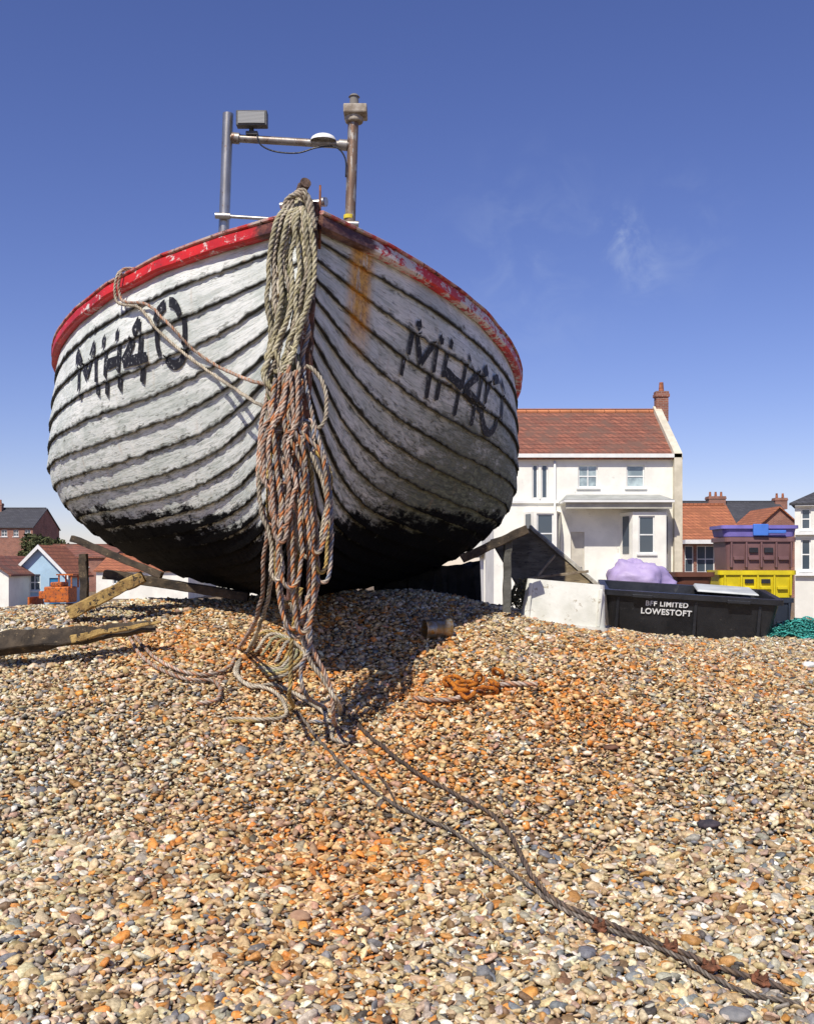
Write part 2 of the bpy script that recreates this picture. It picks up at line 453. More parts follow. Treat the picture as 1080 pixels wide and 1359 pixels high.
base=g.mix(g.step(n1,.38,.66),(.86,.87,.82),(.58,.62,.57))
base=g.mix(g.math('MULTIPLY',pn.outputs[0],.30),base,(.58,.62,.58))
base=g.mix(g.math('MULTIPLY',g.step(n4,.50,.59),g.math('ADD',.45,g.math('MULTIPLY',dirt,.22))),base,(.34,.38,.33))
base=g.mix(g.math('MULTIPLY',g.step(n5,.53,.59),g.math('ADD',.36,g.math('MULTIPLY',dirt,.25))),base,(.22,.24,.20))
thr=g.math('SUBTRACT',.645,g.math('MULTIPLY',dirt,.055))
edge=g.step(fr,.30,.0); edge2=g.step(fr,.62,1.0)
thr=g.math('SUBTRACT',thr,g.math('MULTIPLY',edge,.08))
thr=g.math('SUBTRACT',thr,g.math('MULTIPLY',edge2,.065))
chip=g.math('MULTIPLY',g.math('SUBTRACT',n2,thr),34.0,clamp=True)
chip0=g.math('MULTIPLY',g.math('SUBTRACT',n2,g.math('SUBTRACT',thr,.04)),20.0,clamp=True)
c=g.mix(g.math('MULTIPLY',chip0,.5),base,(.36,.39,.35))
c=g.mix(g.math('MULTIPLY',chip,.92),c,g.mix(g.step(n3,.4,.6),(.05,.055,.045),(.22,.21,.17)))
gr=g.math('MULTIPLY',lowr,g.step(n1,.24,.52))
c=g.mix(g.math('MULTIPLY',gr,.9),c,g.mix(g.step(n2,.4,.6),(.045,.055,.03),(.21,.23,.16)))
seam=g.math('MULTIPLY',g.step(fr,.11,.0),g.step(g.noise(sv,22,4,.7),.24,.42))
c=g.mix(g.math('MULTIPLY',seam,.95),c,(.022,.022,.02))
seam2=g.math('MULTIPLY',g.step(fr,.89,.985),g.step(n1,.36,.52))
c=g.mix(g.math('MULTIPLY',seam2,.88),c,(.05,.055,.042))
rust=g.math('MULTIPLY',g.step(g.noise(g.vmul(ob,(1,1,.12)),11,5,.6),.60,.75),.30)
c=g.mix(rust,c,(.46,.30,.16))
def band(v,c0,w): return g.step(g.math('ABSOLUTE',g.math('SUBTRACT',v,c0)),w,w*.25)
streakn=g.step(g.noise(g.vmul(ob,(9,9,1.3)),2.2,5,.7),.28,.50)
rs=g.math('MULTIPLY',g.math('MULTIPLY',band(LX,.265,.095),g.math('MULTIPLY',g.step(LZ,1.22,1.52),g.step(LZ,1.86,1.78))),streakn)
c=g.mix(g.math('MULTIPLY',rs,.92),c,g.mix(g.step(n3,.42,.62),(.85,.46,.08),(.50,.21,.04)))
rs2=g.math('MULTIPLY',g.math('MULTIPLY',band(LX,-.15,.05),g.math('MULTIPLY',g.step(LZ,1.35,1.5),g.step(LZ,1.86,1.76))),streakn)
c=g.mix(g.math('MULTIPLY',rs2,.5),c,(.62,.45,.25))
wl=g.math('ADD',.445,g.math('MULTIPLY',g.math('SUBTRACT',g.noise(sv,4.5,8,.80),.5),.80))
wl=g.math('ADD',wl,g.math('MULTIPLY',LY,.035))
wl=g.math('ADD',wl,g.math('MULTIPLY',g.math('SUBTRACT',.5,fr),.14))
wl=g.math('ADD',wl,g.math('MULTIPLY',g.math('MULTIPLY',lowr,n4),.20))
blk=g.math('MULTIPLY',g.math('SUBTRACT',wl,LZ),13.0,clamp=True)
c=g.mix(blk,c,g.mix(g.step(n2,.64,.72),(.003,.003,.0035),(.025,.025,.022)))
g.l(c,b.inputs['Base Color']); b.inputs['Roughness'].default_value=.65
g.l(g.math('SUBTRACT',.25,g.math('MULTIPLY',blk,.20)),b.inputs['Specular IOR Level'])
g.bump(g.math('SUBTRACT',g.math('MULTIPLY',n3,.5),g.math('ADD',chip0,g.math('MULTIPLY',n5,.8))),b,.7,.008)
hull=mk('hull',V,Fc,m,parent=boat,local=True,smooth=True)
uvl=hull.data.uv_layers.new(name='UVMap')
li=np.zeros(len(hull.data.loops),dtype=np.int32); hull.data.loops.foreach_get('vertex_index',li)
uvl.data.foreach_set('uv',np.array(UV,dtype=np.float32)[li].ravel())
hull.data.set_sharp_from_angle(angle=math.radians(50))
wood=weathered('deck_wood',(.30,.27,.22),(.18,.15,.11),6,.8)
tr=[hp(L,t,-1) for t in np.linspace(1,0,20)]+[hp(L,t,1) for t in np.linspace(0,1,20)]
mk('transom',tr,[tuple(range(len(tr)))],whitetrim,parent=boat,local=True)
dv=[];df=[]
du=[u for u in np.linspace(.12,L,40)]
for u in du:
    for s in(-1,1):
        p=hp(u,.95,s); dv.append((p.x*.99,p.y,p.z-.02))
for i in range(len(du)-1): df.append((2*i,2*i+1,2*i+3,2*i+2))
mk('deck',dv,df,wood,parent=boat,local=True)
def railmat(name,worn,wornc,brown):
    m,nt,b=newmat(name); g=N(nt); ob=g.obj(); s_=g.n('ShaderNodeSeparateXYZ'); g.l(ob,s_.inputs[0])
    n=g.noise(g.vmul(ob,(1,1,2.0)),13,8,.78,.3); n2=g.noise(ob,45,5,.7); n5=g.noise(ob,1.6,3,.5)
    red=g.mix(g.step(g.noise(ob,3,3,.5),.4,.6),(.66,.018,.014),(.44,.014,.016))
    nn=g.math('ADD',n,g.math('MULTIPLY',g.math('SUBTRACT',n5,.5),.45))
    c=g.mix(g.step(nn,worn-.03,worn+.03),red,wornc)
    c=g.mix(g.step(n2,.60,.66),c,(.10,.05,.035))
    br=g.math('MULTIPLY',g.step(g.math('ADD',s_.outputs[1],g.math('MULTIPLY',n,.12)),brown+.09,brown+.03),.95)
    c=g.mix(br,c,g.mix(g.step(n,.45,.6),(.035,.018,.014),(.16,.06,.035)))
    g.l(c,b.inputs['Base Color']); b.inputs['Roughness'].default_value=.5; g.bump(n2,b,.5,.006); return m
def rail(side,mat,mat2):
    for nm,prof,mt in(('rubbing_strake',[(-.068,.0),(-.068,.036),(-.056,.046),(-.012,.046),(.0,.038),(.0,-.03)],mat),
                   ('capping_rail',[(.002,-.09),(.002,.044),(.006,.051),(.016,.051),(.021,.044),(.021,-.09)],mat2)):
        V=[];Fc=[];n=len(prof); UU=list(np.linspace(.0,3.4,110))+list(np.linspace(3.5,L,20))
        for u in UU:
            p=hp(u,1,side); t=(hp(min(u+.03,L),1,side)-hp(max(u-.03,0),1,side)); t.z=0; t.normalize()
            nn=Vector((t.y,-t.x,0))
            if nn.x*side<0: nn=-nn
            wv=.005*mnoise.noise(Vector((u*6,side,0))); wz=.008*mnoise.noise(Vector((u*4,side*3,7)))
            for dz,o in prof: V.append(p+nn*(o+wv+.020)+Vector((0,0,dz+.006+wz)))
        for i in range(len(UU)-1):
            for k in range(n):
                q=(i*n+k,(i+1)*n+k,(i+1)*n+(k+1)%n,i*n+(k+1)%n); Fc.append(q if side<0 else q[::-1])
        Fc+= [tuple(range(n)),tuple(range((len(UU)-1)*n,len(UU)*n))]
        mk(nm,V,Fc,mt,parent=boat,local=True,smooth=True,angle=35)
rl=railmat('red_paint',.59,(.70,.64,.58),.20); rr=railmat('worn_red_paint',.51,(.66,.61,.56),.27)
capm=weathered('cap_paint',(.48,.04,.035),(.50,.42,.36),9,.7,c3=(.10,.05,.04),t3=.58,bump=.6)
rail(-1,rl,capm); rail(1,rr,capm)
sv_=[];sf=[]
ws=np.linspace(1.92,0,50)
for w_ in ws:
    for x,y in((-.036,.05),(-.024,-.035),(.024,-.035),(.036,.05)): sv_.append((x,ustem(w_)+y,w_))
for yk in (1.0,3,L):
    for x,z in((-.045,.04),(-.03,-.05),(.03,-.05),(.045,.04)): sv_.append((x,yk,z))
nn=len(sv_)//4
for i in range(nn-1):
    for k in range(4): sf.append((i*4+k,(i+1)*4+k,(i+1)*4+(k+1)%4,i*4+(k+1)%4))
sf+=[(0,1,2,3),tuple(range((nn-1)*4,nn*4))]
stemm=weathered('stem_timber',(.05,.035,.028),(.18,.075,.05),12,.8,c3=(.45,.42,.38),t3=.60,bump=.6)
mk('stem_post',sv_,sf,stemm,parent=boat,local=True,bevel=.006)
darkw=weathered('dark_bollard_wood',(.09,.055,.04),(.18,.12,.09),30,.85,c3=(.04,.03,.02),t3=.58,bump=.6)
mb=MB(); mb.cyl(at(386,292,5.03),at(402,246,4.93),.022,.024,12); mb.cyl(at(402,250,4.94),at(406,242,4.90),.023,.026,12)
mb.mk('stem_head_bar',darkw,parent=boat,smooth=True,angle=40)
mb=MB(); mb.cyl(at(424,330,5.0),at(425,246,5.02),.007,.005,8); mb.mk('iron_rod',rustdark,parent=boat,smooth=True)
mb=MB(); mb.cyl(at(372,273,5.10),at(432,268,5.08),.016,.016,12); mb.cyl(at(426,268,5.08),at(433,268,5.07),.022,.022,12)
mb.mk('fairlead_pipe',steel,parent=boat,smooth=True,angle=40)
# lettering: straight brush strokes laid on the planks, broken where the planks step
blackpaint,nt,b=newmat('black_lettering'); g=N(nt); b.inputs['Roughness'].default_value=.7
g.l(g.mix(g.step(g.noise(g.obj(),42,8,.8),.57,.62),(.006,.006,.010),(.42,.43,.42)),b.inputs['Base Color'])
STR={'M':[[(0,0),(.06,1)],[(.06,1),(.48,.40)],[(.48,.40),(.90,1)],[(.90,1),(1.0,0)]],
     'H':[[(.0,0),(.0,1)],[(1.0,0),(1.0,1)],[(.0,.5),(1.0,.5)]],
     '4':[[(.72,-.02),(.74,1)],[(.74,1),(.0,.40)],[(.0,.40),(1.05,.36)]],
     '0':[[(.5+.48*math.sin(a),.5+.5*math.cos(a)) for a in np.linspace(.1,6.1,24)]]}
def letters(side,quads,wd0):
    GL=2.2
    for ch,tl,tr_,bl,br in quads:
        mb=MB()
        P4_=[Vector(p) for p in(bl,br,tl,tr_)]
        for line in STR[ch]:
            pts=[]
            for (a0,b0),(a1,b1) in zip(line[:-1],line[1:]):
                n=max(3,int(math.hypot((a1-a0)*.22,(b1-b0)*.40)/.007))
                for k in range(n): pts.append((a0+(a1-a0)*k/n,b0+(b1-b0)*k/n))
            pts.append(line[-1])
            Q=[]; g0=None
            for a,b_ in pts:
                f=[(1-a)*(1-b_),a*(1-b_),(1-a)*b_,a*b_]; pp=sum((P4_[i]*f[i] for i in range(4)),Vector((0,0)))
                u,t=hfind(pp.x,pp.y,side,g0); g0=(u,t); k=int(t*NSTR)
                Q.append((u+.030*mnoise.noise(Vector((k*3.7+.4,side*5,ord(ch)))),t,k,t*NSTR-k))
            vert=abs(pts[-1][1]-pts[0][1])>.5 or ch=='0'
            sc_=1.25; nc=5; V=[];Fc=[]
            for i,(u,t,k_,f_) in enumerate(Q):
                p0=Q[max(i-2,0)];p1=Q[min(i+2,len(Q)-1)]
                if p0[2]!=k_: p0=Q[i]
                if p1[2]!=k_: p1=Q[i]
                dx=(p1[0]-p0[0])*sc_; dy=(p1[1]-p0[1])*GL; l_=math.hypot(dx,dy)
                if l_<1e-6: dx,dy,l_=0,1,1
                nx,ny=-dy/l_,dx/l_
                wd2=wd0*(1+.22*mnoise.noise(Vector((u*14,t*30,side))))
                for kk in range(nc):
                    s_=(kk/(nc-1)-.5)*2*wd2
                    uu=u+nx*s_/sc_; tt=t+ny*s_/GL
                    V.append(hp(uu,tt,side,lap(uu,tt)+.011))
            for i in range(len(Q)-1):
                if vert and (Q[i][2]!=Q[i+1][2] or Q[i][3]<.12): continue
                for kk in range(nc-1): Fc.append((i*nc+kk,i*nc+kk+1,(i+1)*nc+kk+1,(i+1)*nc+kk))
            mb.raw(V,Fc)
        mb.mk('registration_letter',blackpaint,parent=boat,local=True,label='hand-painted black character of registration MH40')
letters(1,[('M',(551,424),(588,450),(531,498),(564,528)),('H',(600,452),(623,474),(576,530),(599,552)),('4',(627,474),(650,494),(606,544),(630,570)),('0',(652,492),(673,518),(634,560),(654,586))],.018)
letters(-1,[('M',(101,468),(127,455),(108,530),(132,524)),('H',(139,446),(157,438),(143,525),(160,517)),('4',(163,434),(194,420),(166,514),(197,504)),('0',(204,408),(244,394),(210,482),(250,488))],.018)
# mast frame
GD=8.15
mb=MB(); mb.cyl(at(303,183,GD),at(468,193,GD),.030,.030,16); mb.cyl(at(308,183,GD),at(318,184,GD),.042,.042,16); mb.cyl(at(450,192,GD),at(461,193,GD),.042,.042,16)
frame=mb.mk('mast_frame',steelrust,parent=boat,smooth=True,angle=40)
mb=MB(); mb.cyl(at(296,345,GD),at(303,151,GD),.041,.041,20); mb.mk('mast_post',steel,parent=frame,smooth=True,angle=40)
mb=MB(); mb.cyl(at(463,345,GD),at(469,158,GD),.041,.041,20); mb.mk('mast_post',weathered('brown_tube',(.30,.22,.15),(.20,.12,.08),9,.45,(1,1,.3),metal=.5,c3=(.42,.38,.32),t3=.56,bump=.1),parent=frame,smooth=True,angle=40)
mb=MB(); mb.cyl(at(286,286,GD-.06),at(476,298,GD-.06),.014,.014,10); mb.cyl(at(286,286,GD-.06),at(306,287,GD-.06),.024,.024,10); mb.cyl(at(450,297,GD-.06),at(476,298,GD-.06),.028,.028,10)
mb.mk('lower_brace',steel,parent=frame,smooth=True,angle=40)
mb=MB(); mb.cyl(at(463.5,291,GD),at(463.7,286,GD),.045,.045,20); mb.mk('yellow_band',weathered('yellow_tape',(.7,.55,.05),(.6,.45,.05),8),parent=frame,smooth=True,angle=40)
lampg=weathered('lamp_casing',(.12,.12,.12),(.07,.07,.07),10,.5); lens,nt,b=newmat('lamp_lens'); b.inputs['Roughness'].default_value=.2
g=N(nt); wv=g.n('ShaderNodeTexWave'); wv.inputs['Scale'].default_value=30; wv.bands_direction='Z'; g.l(g.obj(),wv.inputs['Vector']); g.l(g.mix(wv.outputs[1],(.22,.22,.20),(.42,.42,.40)),b.inputs['Base Color'])
a=at(314,148,GD-.05); c_=at(355,168,GD-.05)
mb=MB(); mb.box(a.x,c_.x,a.y-.03,a.y+.05,c_.z,a.z); mb.cyl(at(334,168,GD),at(334,181,GD),.015,.03,8); mb.box(at(327,0,GD).x,at(343,0,GD).x,GD-.04,GD+.04,at(0,181,GD).z,at(0,176,GD).z)
fl=mb.mk('flood_lamp',lampg,parent=frame,bevel=.006)
mb=MB(); mb.box(a.x+.016,c_.x-.016,a.y-.038,a.y-.025,c_.z+.014,a.z-.014); mb.mk('lamp_lens',lens,parent=frame)
p=at(471,160,GD)
mb=MB(); mb.box(p.x-.085,p.x+.095,p.y-.09,p.y+.09,at(0,155,GD).z,at(0,143,GD).z); mb.cyl(at(470,163,GD),at(470,154,GD),.07,.07,16)
mb.mk('lamp_bracket',weathered('bracket_paint',(.45,.40,.33),(.25,.2,.15),12),parent=frame,bevel=.01)
mb=MB(); mb.cyl(at(470,143,GD),at(470,129,GD),.037,.034,16); mb.cyl(at(470,129,GD),at(470,126,GD),.044,.03,16)
navg,nt,b=newmat('smoked_lens'); b.inputs['Base Color'].default_value=(.22,.2,.17,1); b.inputs['Roughness'].default_value=.15
mb.mk('navigation_lamp',navg,parent=frame,smooth=True,angle=40)
mb=MB(); mb.ell(at(429,187,GD-.03),.10,.08,.055,half=True); mb.mk('aerial_dome',whitetrim,parent=frame,smooth=True)
mb=MB(); mb.tube(catmull([at(341,179,GD-.05),at(346,192,GD-.05),at(365,201,GD-.05),at(395,203,GD-.05),at(420,196,GD-.05),at(445,195,GD-.05),at(458,210,GD-.05),at(459,235,GD-.05)],.02),.006,6)
mb.mk('lamp_cable',blackp,parent=frame,smooth=True)
# ------------------------------------------------------------------ ROPES
olive=[(.58,.52,.34),(.48,.42,.25),(.64,.58,.42)]; cream=[(.68,.59,.44),(.57,.47,.35),(.70,.62,.49)]
pink=[(.66,.50,.39),(.62,.31,.18),(.64,.52,.43)]; orange=[(.60,.48,.34),(.66,.24,.08),(.42,.36,.33)]; bluef=[(.62,.54,.45),(.30,.34,.44),(.62,.45,.34)]; green=[(.38,.37,.20),(.46,.43,.25),(.56,.50,.33)]; gold=[(.62,.42,.13),(.48,.33,.13),(.65,.51,.25)]
def J(v,a): return v+random.uniform(-a,a)
paths=[];cols=[]
for i in range(9):
    xl=359+i*3.4+J(0,2); xr=420-i*2.6+J(0,3); d=4.84+.014*(i%4)
    bx=J(374,12); by=J(520,34); k1=J(0,6); k2=J(0,6)
    paths.append([at(J(392,5),J(268,4),4.95),at(xl+8,295,d),at(xl,345,d-.01),at(xl+J(2,6)+k1,400,d-.02),at(J(364,10),460,d-.02),at(bx-13,by-22,d-.03),at(bx,by,d-.03),at(bx+13,by-25,d-.03),at(J(390,8),455,d-.02),at(xr-6+k2,400,d-.02),at(xr,345,d-.01),at(xr-7,296,d),at(J(400,5),J(266,4),4.95)])
    cols.append([olive,cream,olive,green][i%4])
for k in range(3):
    paths.append([at(378+k*4,300,4.90),at(380+k*5,268-k*2,4.90),at(394+k*3,258-k*3,4.88),at(408+k*2,270-k*2,4.90),at(414+k*2,305,4.90)]); cols.append(cream)
rope('mooring_rope',paths,.0118,cols,'olive and cream rope hanked over the stem head of the boat','rope',ropem)
paths=[];cols=[]
P4=[pink,orange,cream,bluef,gold,pink,orange]
for i in range(15):
    d=4.72+.025*(i%6); x0=J(374,14); by=[700,735,770,845,760,820,780,690,835,740,650,800,720,840,610][i]
    cx=[374,420,368,392,425,402,385,366,388,410,395,380,372,402,378][i]
    wdt=[15,13,13,20,12,17,18,10,16,19,22,17,13,13,20][i]
    mid=(520+by)/2
    sw=J(0,9); sw2=J(0,9)
    paths.append([at(x0,J(500,18),d+.06),at(x0-7+(cx-x0)*.2,545,d+.02),at(cx-wdt-4+sw*.5,mid-30,d),at(cx-wdt+sw,mid+30,d),at(cx-wdt*.9-sw2*.6,by-50,d),at(cx-wdt*.6,by-12,d),at(cx,by,d),at(cx+wdt*.6,by-10,d),at(cx+wdt*.95+sw2,by-46,d+.01),at(cx+wdt-sw*.6,mid+30,d+.01),at(cx+wdt*.6+sw,mid-25,d+.02),at(x0+12,560,d+.03),at(x0+J(6,10),J(498,14),d+.06)])
    cols.append(P4[i%7])
paths.append([at(400,485,4.9),at(416,490,4.87),at(431,515,4.84),at(434,550,4.84),at(422,568,4.84),at(404,560,4.85),at(396,530,4.88)]); cols.append(cream)
paths.append([at(402,400,4.9),at(410,440,4.88),at(402,480,4.88),at(416,560,4.84),at(434,620,4.82),at(440,690,4.80),at(438,755,4.80),at(428,773,4.80),at(416,755,4.80),at(414,690,4.82),at(408,600,4.84),at(390,520,4.86)]); cols.append(bluef)
paths.append([at(356,520,4.88),at(346,570,4.84),at(343,640,4.82),at(352,690,4.82),at(366,694,4.82),at(374,660,4.82),at(368,600,4.84),at(362,530,4.86)]); cols.append(pink)
tails=[([(398,790,4.78),(404,835,4.80),(424,880,4.82),(440,915,4.84),(442,950,4.86)],pink,[(446,972),(452,992)]),
 ([(385,800,4.78),(398,840,4.8),(410,875,4.82),(430,905,4.84),(450,935,4.86)],cream,[(450,955),(440,985),(462,995)]),
 ([(400,780,4.78),(388,840,4.80),(386,890,4.84),(384,925,4.88)],gold,[(388,948),(350,962),(303,966)]),
 ([(408,790,4.78),(412,850,4.80),(400,890,4.84),(408,925,4.88)],bluef,[(432,948),(445,962),(410,966)])]
for q,cc,e in tails:
    paths.append([at(*x) for x in q]+[gp(*x,lift=.024) for x in e]); cols.append(cc)
paths.append([at(358,690,4.84),at(350,740,4.9),at(348,790,5.0),at(336,830,5.2),gp(318,868,.03),gp(305,892,.03),gp(270,905,.03),gp(225,893,.03),gp(190,865,.03),gp(165,828,.03)]); cols.append(pink)
paths.append([at(362,700,4.86),at(358,780,5.0),at(345,830,5.2),gp(330,870,.03),gp(312,895,.03),gp(325,915,.03),gp(360,925,.03),gp(378,945,.03),gp(372,962,.03),gp(300,963,.03)]); cols.append(cream)
paths.append([gp(165,840,.04),gp(190,880,.03),gp(240,908,.03),gp(285,912,.03),gp(290,935,.03),gp(262,945,.03)]); cols.append(pink)
paths.append([gp(318,890,.04),gp(316,905,.03),gp(334,920,.03),gp(362,918,.03),gp(392,930,.03),gp(425,950,.03),gp(436,966,.03)]); cols.append(cream)
for k in range(5):
    paths.append([gp(330+k*9,868+k*5,.03),gp(352+k*8,850+k*6,.045+.012*k),gp(385+k*5,858+k*6,.04),gp(372+k*3,892+k*5,.035+.01*k),gp(338+k*5,890+k*5,.03)]); cols.append([gold,cream,green,gold,cream][k])
rope('coiled_rope',paths,.0104,cols,'tangled pink, tan and blue flecked ropes hanging down to the shingle','rope',ropem)
def hsurf(px,py,side=-1,off=.034):
    u,t=hfind(px,py,side); return BM@hp(u,t,side,off)
ug,_=hfind(170,378,-1)
def over(u): return [BM@hp(u,1,-1,-.10)+Vector((0,0,.05)),BM@hp(u,1,-1,.0)+Vector((0,0,.055)),BM@hp(u,1,-1,.085)+Vector((0,0,.01)),BM@hp(u,.965,-1,.06)]
p=over(ug)+[hsurf(190,410),hsurf(215,440),hsurf(250,470),hsurf(295,500,off=.045),at(335,532,4.99),at(352,545,4.86),at(360,600,4.82)]
p2=over(ug-.04)+[hsurf(200,405),hsurf(230,432),hsurf(262,465),hsurf(300,488,off=.045),at(335,506,4.99),at(360,515,4.86),at(372,560,4.82)]
rope('bow_line',[p,p2],.0088,[cream,pink],'thin cream line slung over the red gunwale of the boat','rope',ropem)
cab=[(.17,.12,.09),(.12,.09,.075),(.22,.15,.10)]; cabg=[(.24,.20,.16),(.17,.13,.10),(.30,.25,.2)]
A=[(395,952),(425,992),(470,1037),(528,1078),(600,1112),(655,1150),(700,1186),(745,1216),(800,1243),(860,1262),(905,1285),(950,1312),(1005,1334),(1062,1346)]
Bp=[(448,940),(490,985),(550,1032),(612,1067),(655,1095),(682,1128),(704,1172),(735,1206),(790,1230),(850,1255),(895,1272),(945,1296),(1000,1312),(1050,1332)]
rope('wire_cable',[[gp(x,y,.024) for x,y in A]],.0080,[cabg],'rusty twisted steel wire cable snaking over the pebbles','cable',ropem,pitch=9)
rope('wire_cable',[[gp(x,y,.027) for x,y in Bp]],.0095,[cab],'dark heavy cable lying across the pebbles','cable',ropem,pitch=9)
rope('wire_cable',[[gp(x,y,.026) for x,y in[(500,1035),(515,1055),(526,1075)]]],.005,[cab],'short frayed dark cable end on the pebbles','cable',ropem,pitch=9)
for (x,y) in((795,1246),(890,1274),(942,1298),(1008,1318)):
    p=gp(x,y,.030); R=Matrix.Translation(p)@Matrix.Rotation(-.5+random.uniform(-.4,.4),4,'Z')@Matrix.Rotation(random.uniform(-.4,.4),4,'Y')
    mb=MB(); V_,F_=ico(3); s0=random.random()*9
    mb.raw([R@(Vector((v[0]*.026,v[1]*.017,v[2]*.015))*(1+.5*mnoise.noise(Vector(v)*1.8+Vector((s0,0,0)))+.2*mnoise.noise(Vector(v)*5))) for v in V_],F_.tolist())
    for s_ in(-1,1):
        mb.cyl(R@Vector((s_*.013,0,-.01)),R@Vector((s_*.013,.002*s_,.030)),.0045,.0045,8); mb.cyl(R@Vector((s_*.013,0,.012)),R@Vector((s_*.013,0,.022)),.009,.008,6)
    mb.mk('cable_clamp',rustdark,label='rusty bolted clamp gripping the wire cable',cat='clamp',group='clamps along the wire cable',smooth=True,angle=35)
# ------------------------------------------------------------------ timber props
def beam(name,p0,p1,w,h,mat,label,cat='timber',roll=0,parent=None,n=14,taper=1.0,jag=.006):
    p0=Vector(p0);p1=Vector(p1); d=(p1-p0).normalized(); up=Vector((0,0,1)) if abs(d.z)<.9 else Vector((0,1,0))
    a=d.cross(up).normalized(); b_=a.cross(d)
    a,b_=a*math.cos(roll)+b_*math.sin(roll),b_*math.cos(roll)-a*math.sin(roll)
    V=[];Fc=[]; pr=[(-.5,-.42),(-.42,-.5),(.42,-.5),(.5,-.42),(.5,.42),(.42,.5),(-.42,.5),(-.5,.42)]; m=8
    for i in range(n+1):
        f=i/n; s_=1+(taper-1)*f; c=p0.lerp(p1,f)
        for k,(x,y) in enumerate(pr):
            q=c+a*x*w*s_+b_*y*h*s_
            q+=Vector((mnoise.noise(q*14),mnoise.noise(q*14+Vector((9,0,0))),mnoise.noise(q*14+Vector((0,9,0)))))*jag
            V.append(q)
    for i in range(n):
        for k in range(m): Fc.append((i*m+k,i*m+(k+1)%m,(i+1)*m+(k+1)%m,(i+1)*m+k))
    Fc+=[tuple(range(m))[::-1],tuple(range(n*m,(n+1)*m))]
    return mk(name,V,Fc,mat,label=label if not parent else None,cat=cat if not parent else None,parent=parent)
beam('driftwood_log',at(-60,862,5.75),at(206,832,6.0),.10,.135,timberd,'dark tarred log lying half sunk in the shingle','log',taper=.42,roll=.5,jag=.022)
beam('driftwood_log',at(95,848,5.80),at(214,823,5.96),.03,.04,timbery,'yellow split sliver of timber on top of the log','log',taper=.3,roll=.3,jag=.015)
beam('wooden_prop',at(96,714,6.75),at(215,764,6.6),.04,.04,timberd,'dark sloping timber shoring the hull','prop')
beam('wooden_post',at(111,735,6.9),at(113,800,6.9),.05,.045,timberd,'short upright stake beside the shoring timber','post')
beam('timber_baulk',at(92,814,6.6),at(190,765,6.7),.11,.075,timbery,'yellowed broken plank end wedged under the hull','timber',jag=.012)
beam('timber_baulk',at(140,762,6.9),at(330,792,6.9),.10,.06,timberd,'long dark bearer lying on shingle beneath the hull','timber')
beam('wooden_prop',at(612,742,6.75),at(700,702,6.7),.05,.055,timberd,'dark sloping timber shoring the hull','prop')
beam('wooden_post',at(674,715,6.75),at(672,812,6.8),.05,.055,weathered('grey_timber',(.16,.16,.14),(.08,.08,.07),8,.85,bump=.7),'grey upright post propping the hull','post')
beam('shade_block',at(500,792,8.4),at(635,780,8.4),.30,.40,weathered('shade_black',(.012,.011,.010),(.03,.026,.02),8,.9,bump=.7),'black block added to darken the shaded gap under the hull','timber',jag=.04)  # block added to fill the gap; its black stands in for hull shade
def tub(r,Lx,Ly,H,th,mat,lip=.03,taper=.05,name='body',flip=False,lipdrop=.04):
    mb=MB(); x,y=Lx/2,Ly/2; xb,yb=x-taper,y-taper
    def ring(a,b,z,c=.05):
        c=min(c,a*.5,b*.5); o=[]
        for (sx,sy,a0) in((1,1,0),(-1,1,90),(-1,-1,180),(1,-1,270)):
            for k in range(5):
                t=math.radians(a0+k*22.5); o.append(Vector((sx*(a-c)+c*math.cos(t),sy*(b-c)+c*math.sin(t),z)))
        return o
    rings=[ring(xb,yb,0),ring(x-taper*lipdrop/H*1.0,y-taper*lipdrop/H,H-lipdrop),ring(x+lip,y+lip,H-lipdrop),ring(x+lip,y+lip,H),ring(x-th,y-th,H),ring(xb-th,yb-th,th)]
    V=sum(rings,[]);m=20;Fc=[]
    for i in range(5):
        for k in range(m): Fc.append((i*m+k,i*m+(k+1)%m,(i+1)*m+(k+1)%m,(i+1)*m+k))
    Fc+=[tuple(range(m))[::-1],tuple(range(5*m,6*m))]
    if flip: V=[Vector((v.x,-v.y,H-v.z)) for v in V]
    mb.raw(V,Fc)
    return mb.mk(name,mat,parent=r,local=True)
wc=weathered('grimy_white_plastic',(.74,.74,.68),(.58,.58,.51),5,.6,c3=(.36,.32,.24),t3=.62,bump=.3)
cx_=(748-CX)/F*7.0
r=root('fish_box',(cx_,7.12,float(gz(cx_,7.0))-.03),'upturned grubby white plastic fish box resting on shingle','box',rot=(math.radians(-3),math.radians(5),math.radians(-7)))
tub(r,.57,.36,.32,.02,wc,lip=.016,taper=.03,flip=True)
for xx in(-.23,.23): boxpart('side_rib',wc,r,(xx-.012,xx+.012,-.182,-.160,.04,.29),.006)
# black tub
r=root('fish_tub',at(922,840,8.0)-Vector((0,-.35,.02)),'large black plastic fish tub with white lettering, lying on shingle','tub',rot=(math.radians(5),math.radians(3.5),math.radians(-7)))
tub(r,1.30,.72,.345,.03,blackp,lip=.020,taper=.06,lipdrop=.040)
wp,nt,b=newmat('white_print'); b.inputs['Base Color'].default_value=(.85,.85,.83,1); b.inputs['Roughness'].default_value=.7
def text3d(s,size,parent,loc,rot,mat,name,label=None):
    cu=bpy.data.curves.new(name,'FONT'); cu.body=s; cu.size=size; cu.align_x='CENTER'; cu.offset=size*.020; cu.extrude=.002; cu.space_character=1.08
    t=bpy.data.objects.new('tmp',cu); coll.objects.link(t); bpy.context.view_layer.update()
    me=bpy.data.meshes.new_from_object(t.evaluated_get(bpy.context.evaluated_depsgraph_get())); bpy.data.objects.remove(t)
    o=bpy.data.objects.new(name,me); coll.objects.link(o); me.materials.clear(); me.materials.append(mat)
    o.parent=parent; o.location=loc; o.rotation_euler=rot
    if label: o['label']=label
tl=math.atan2(.06,.345)
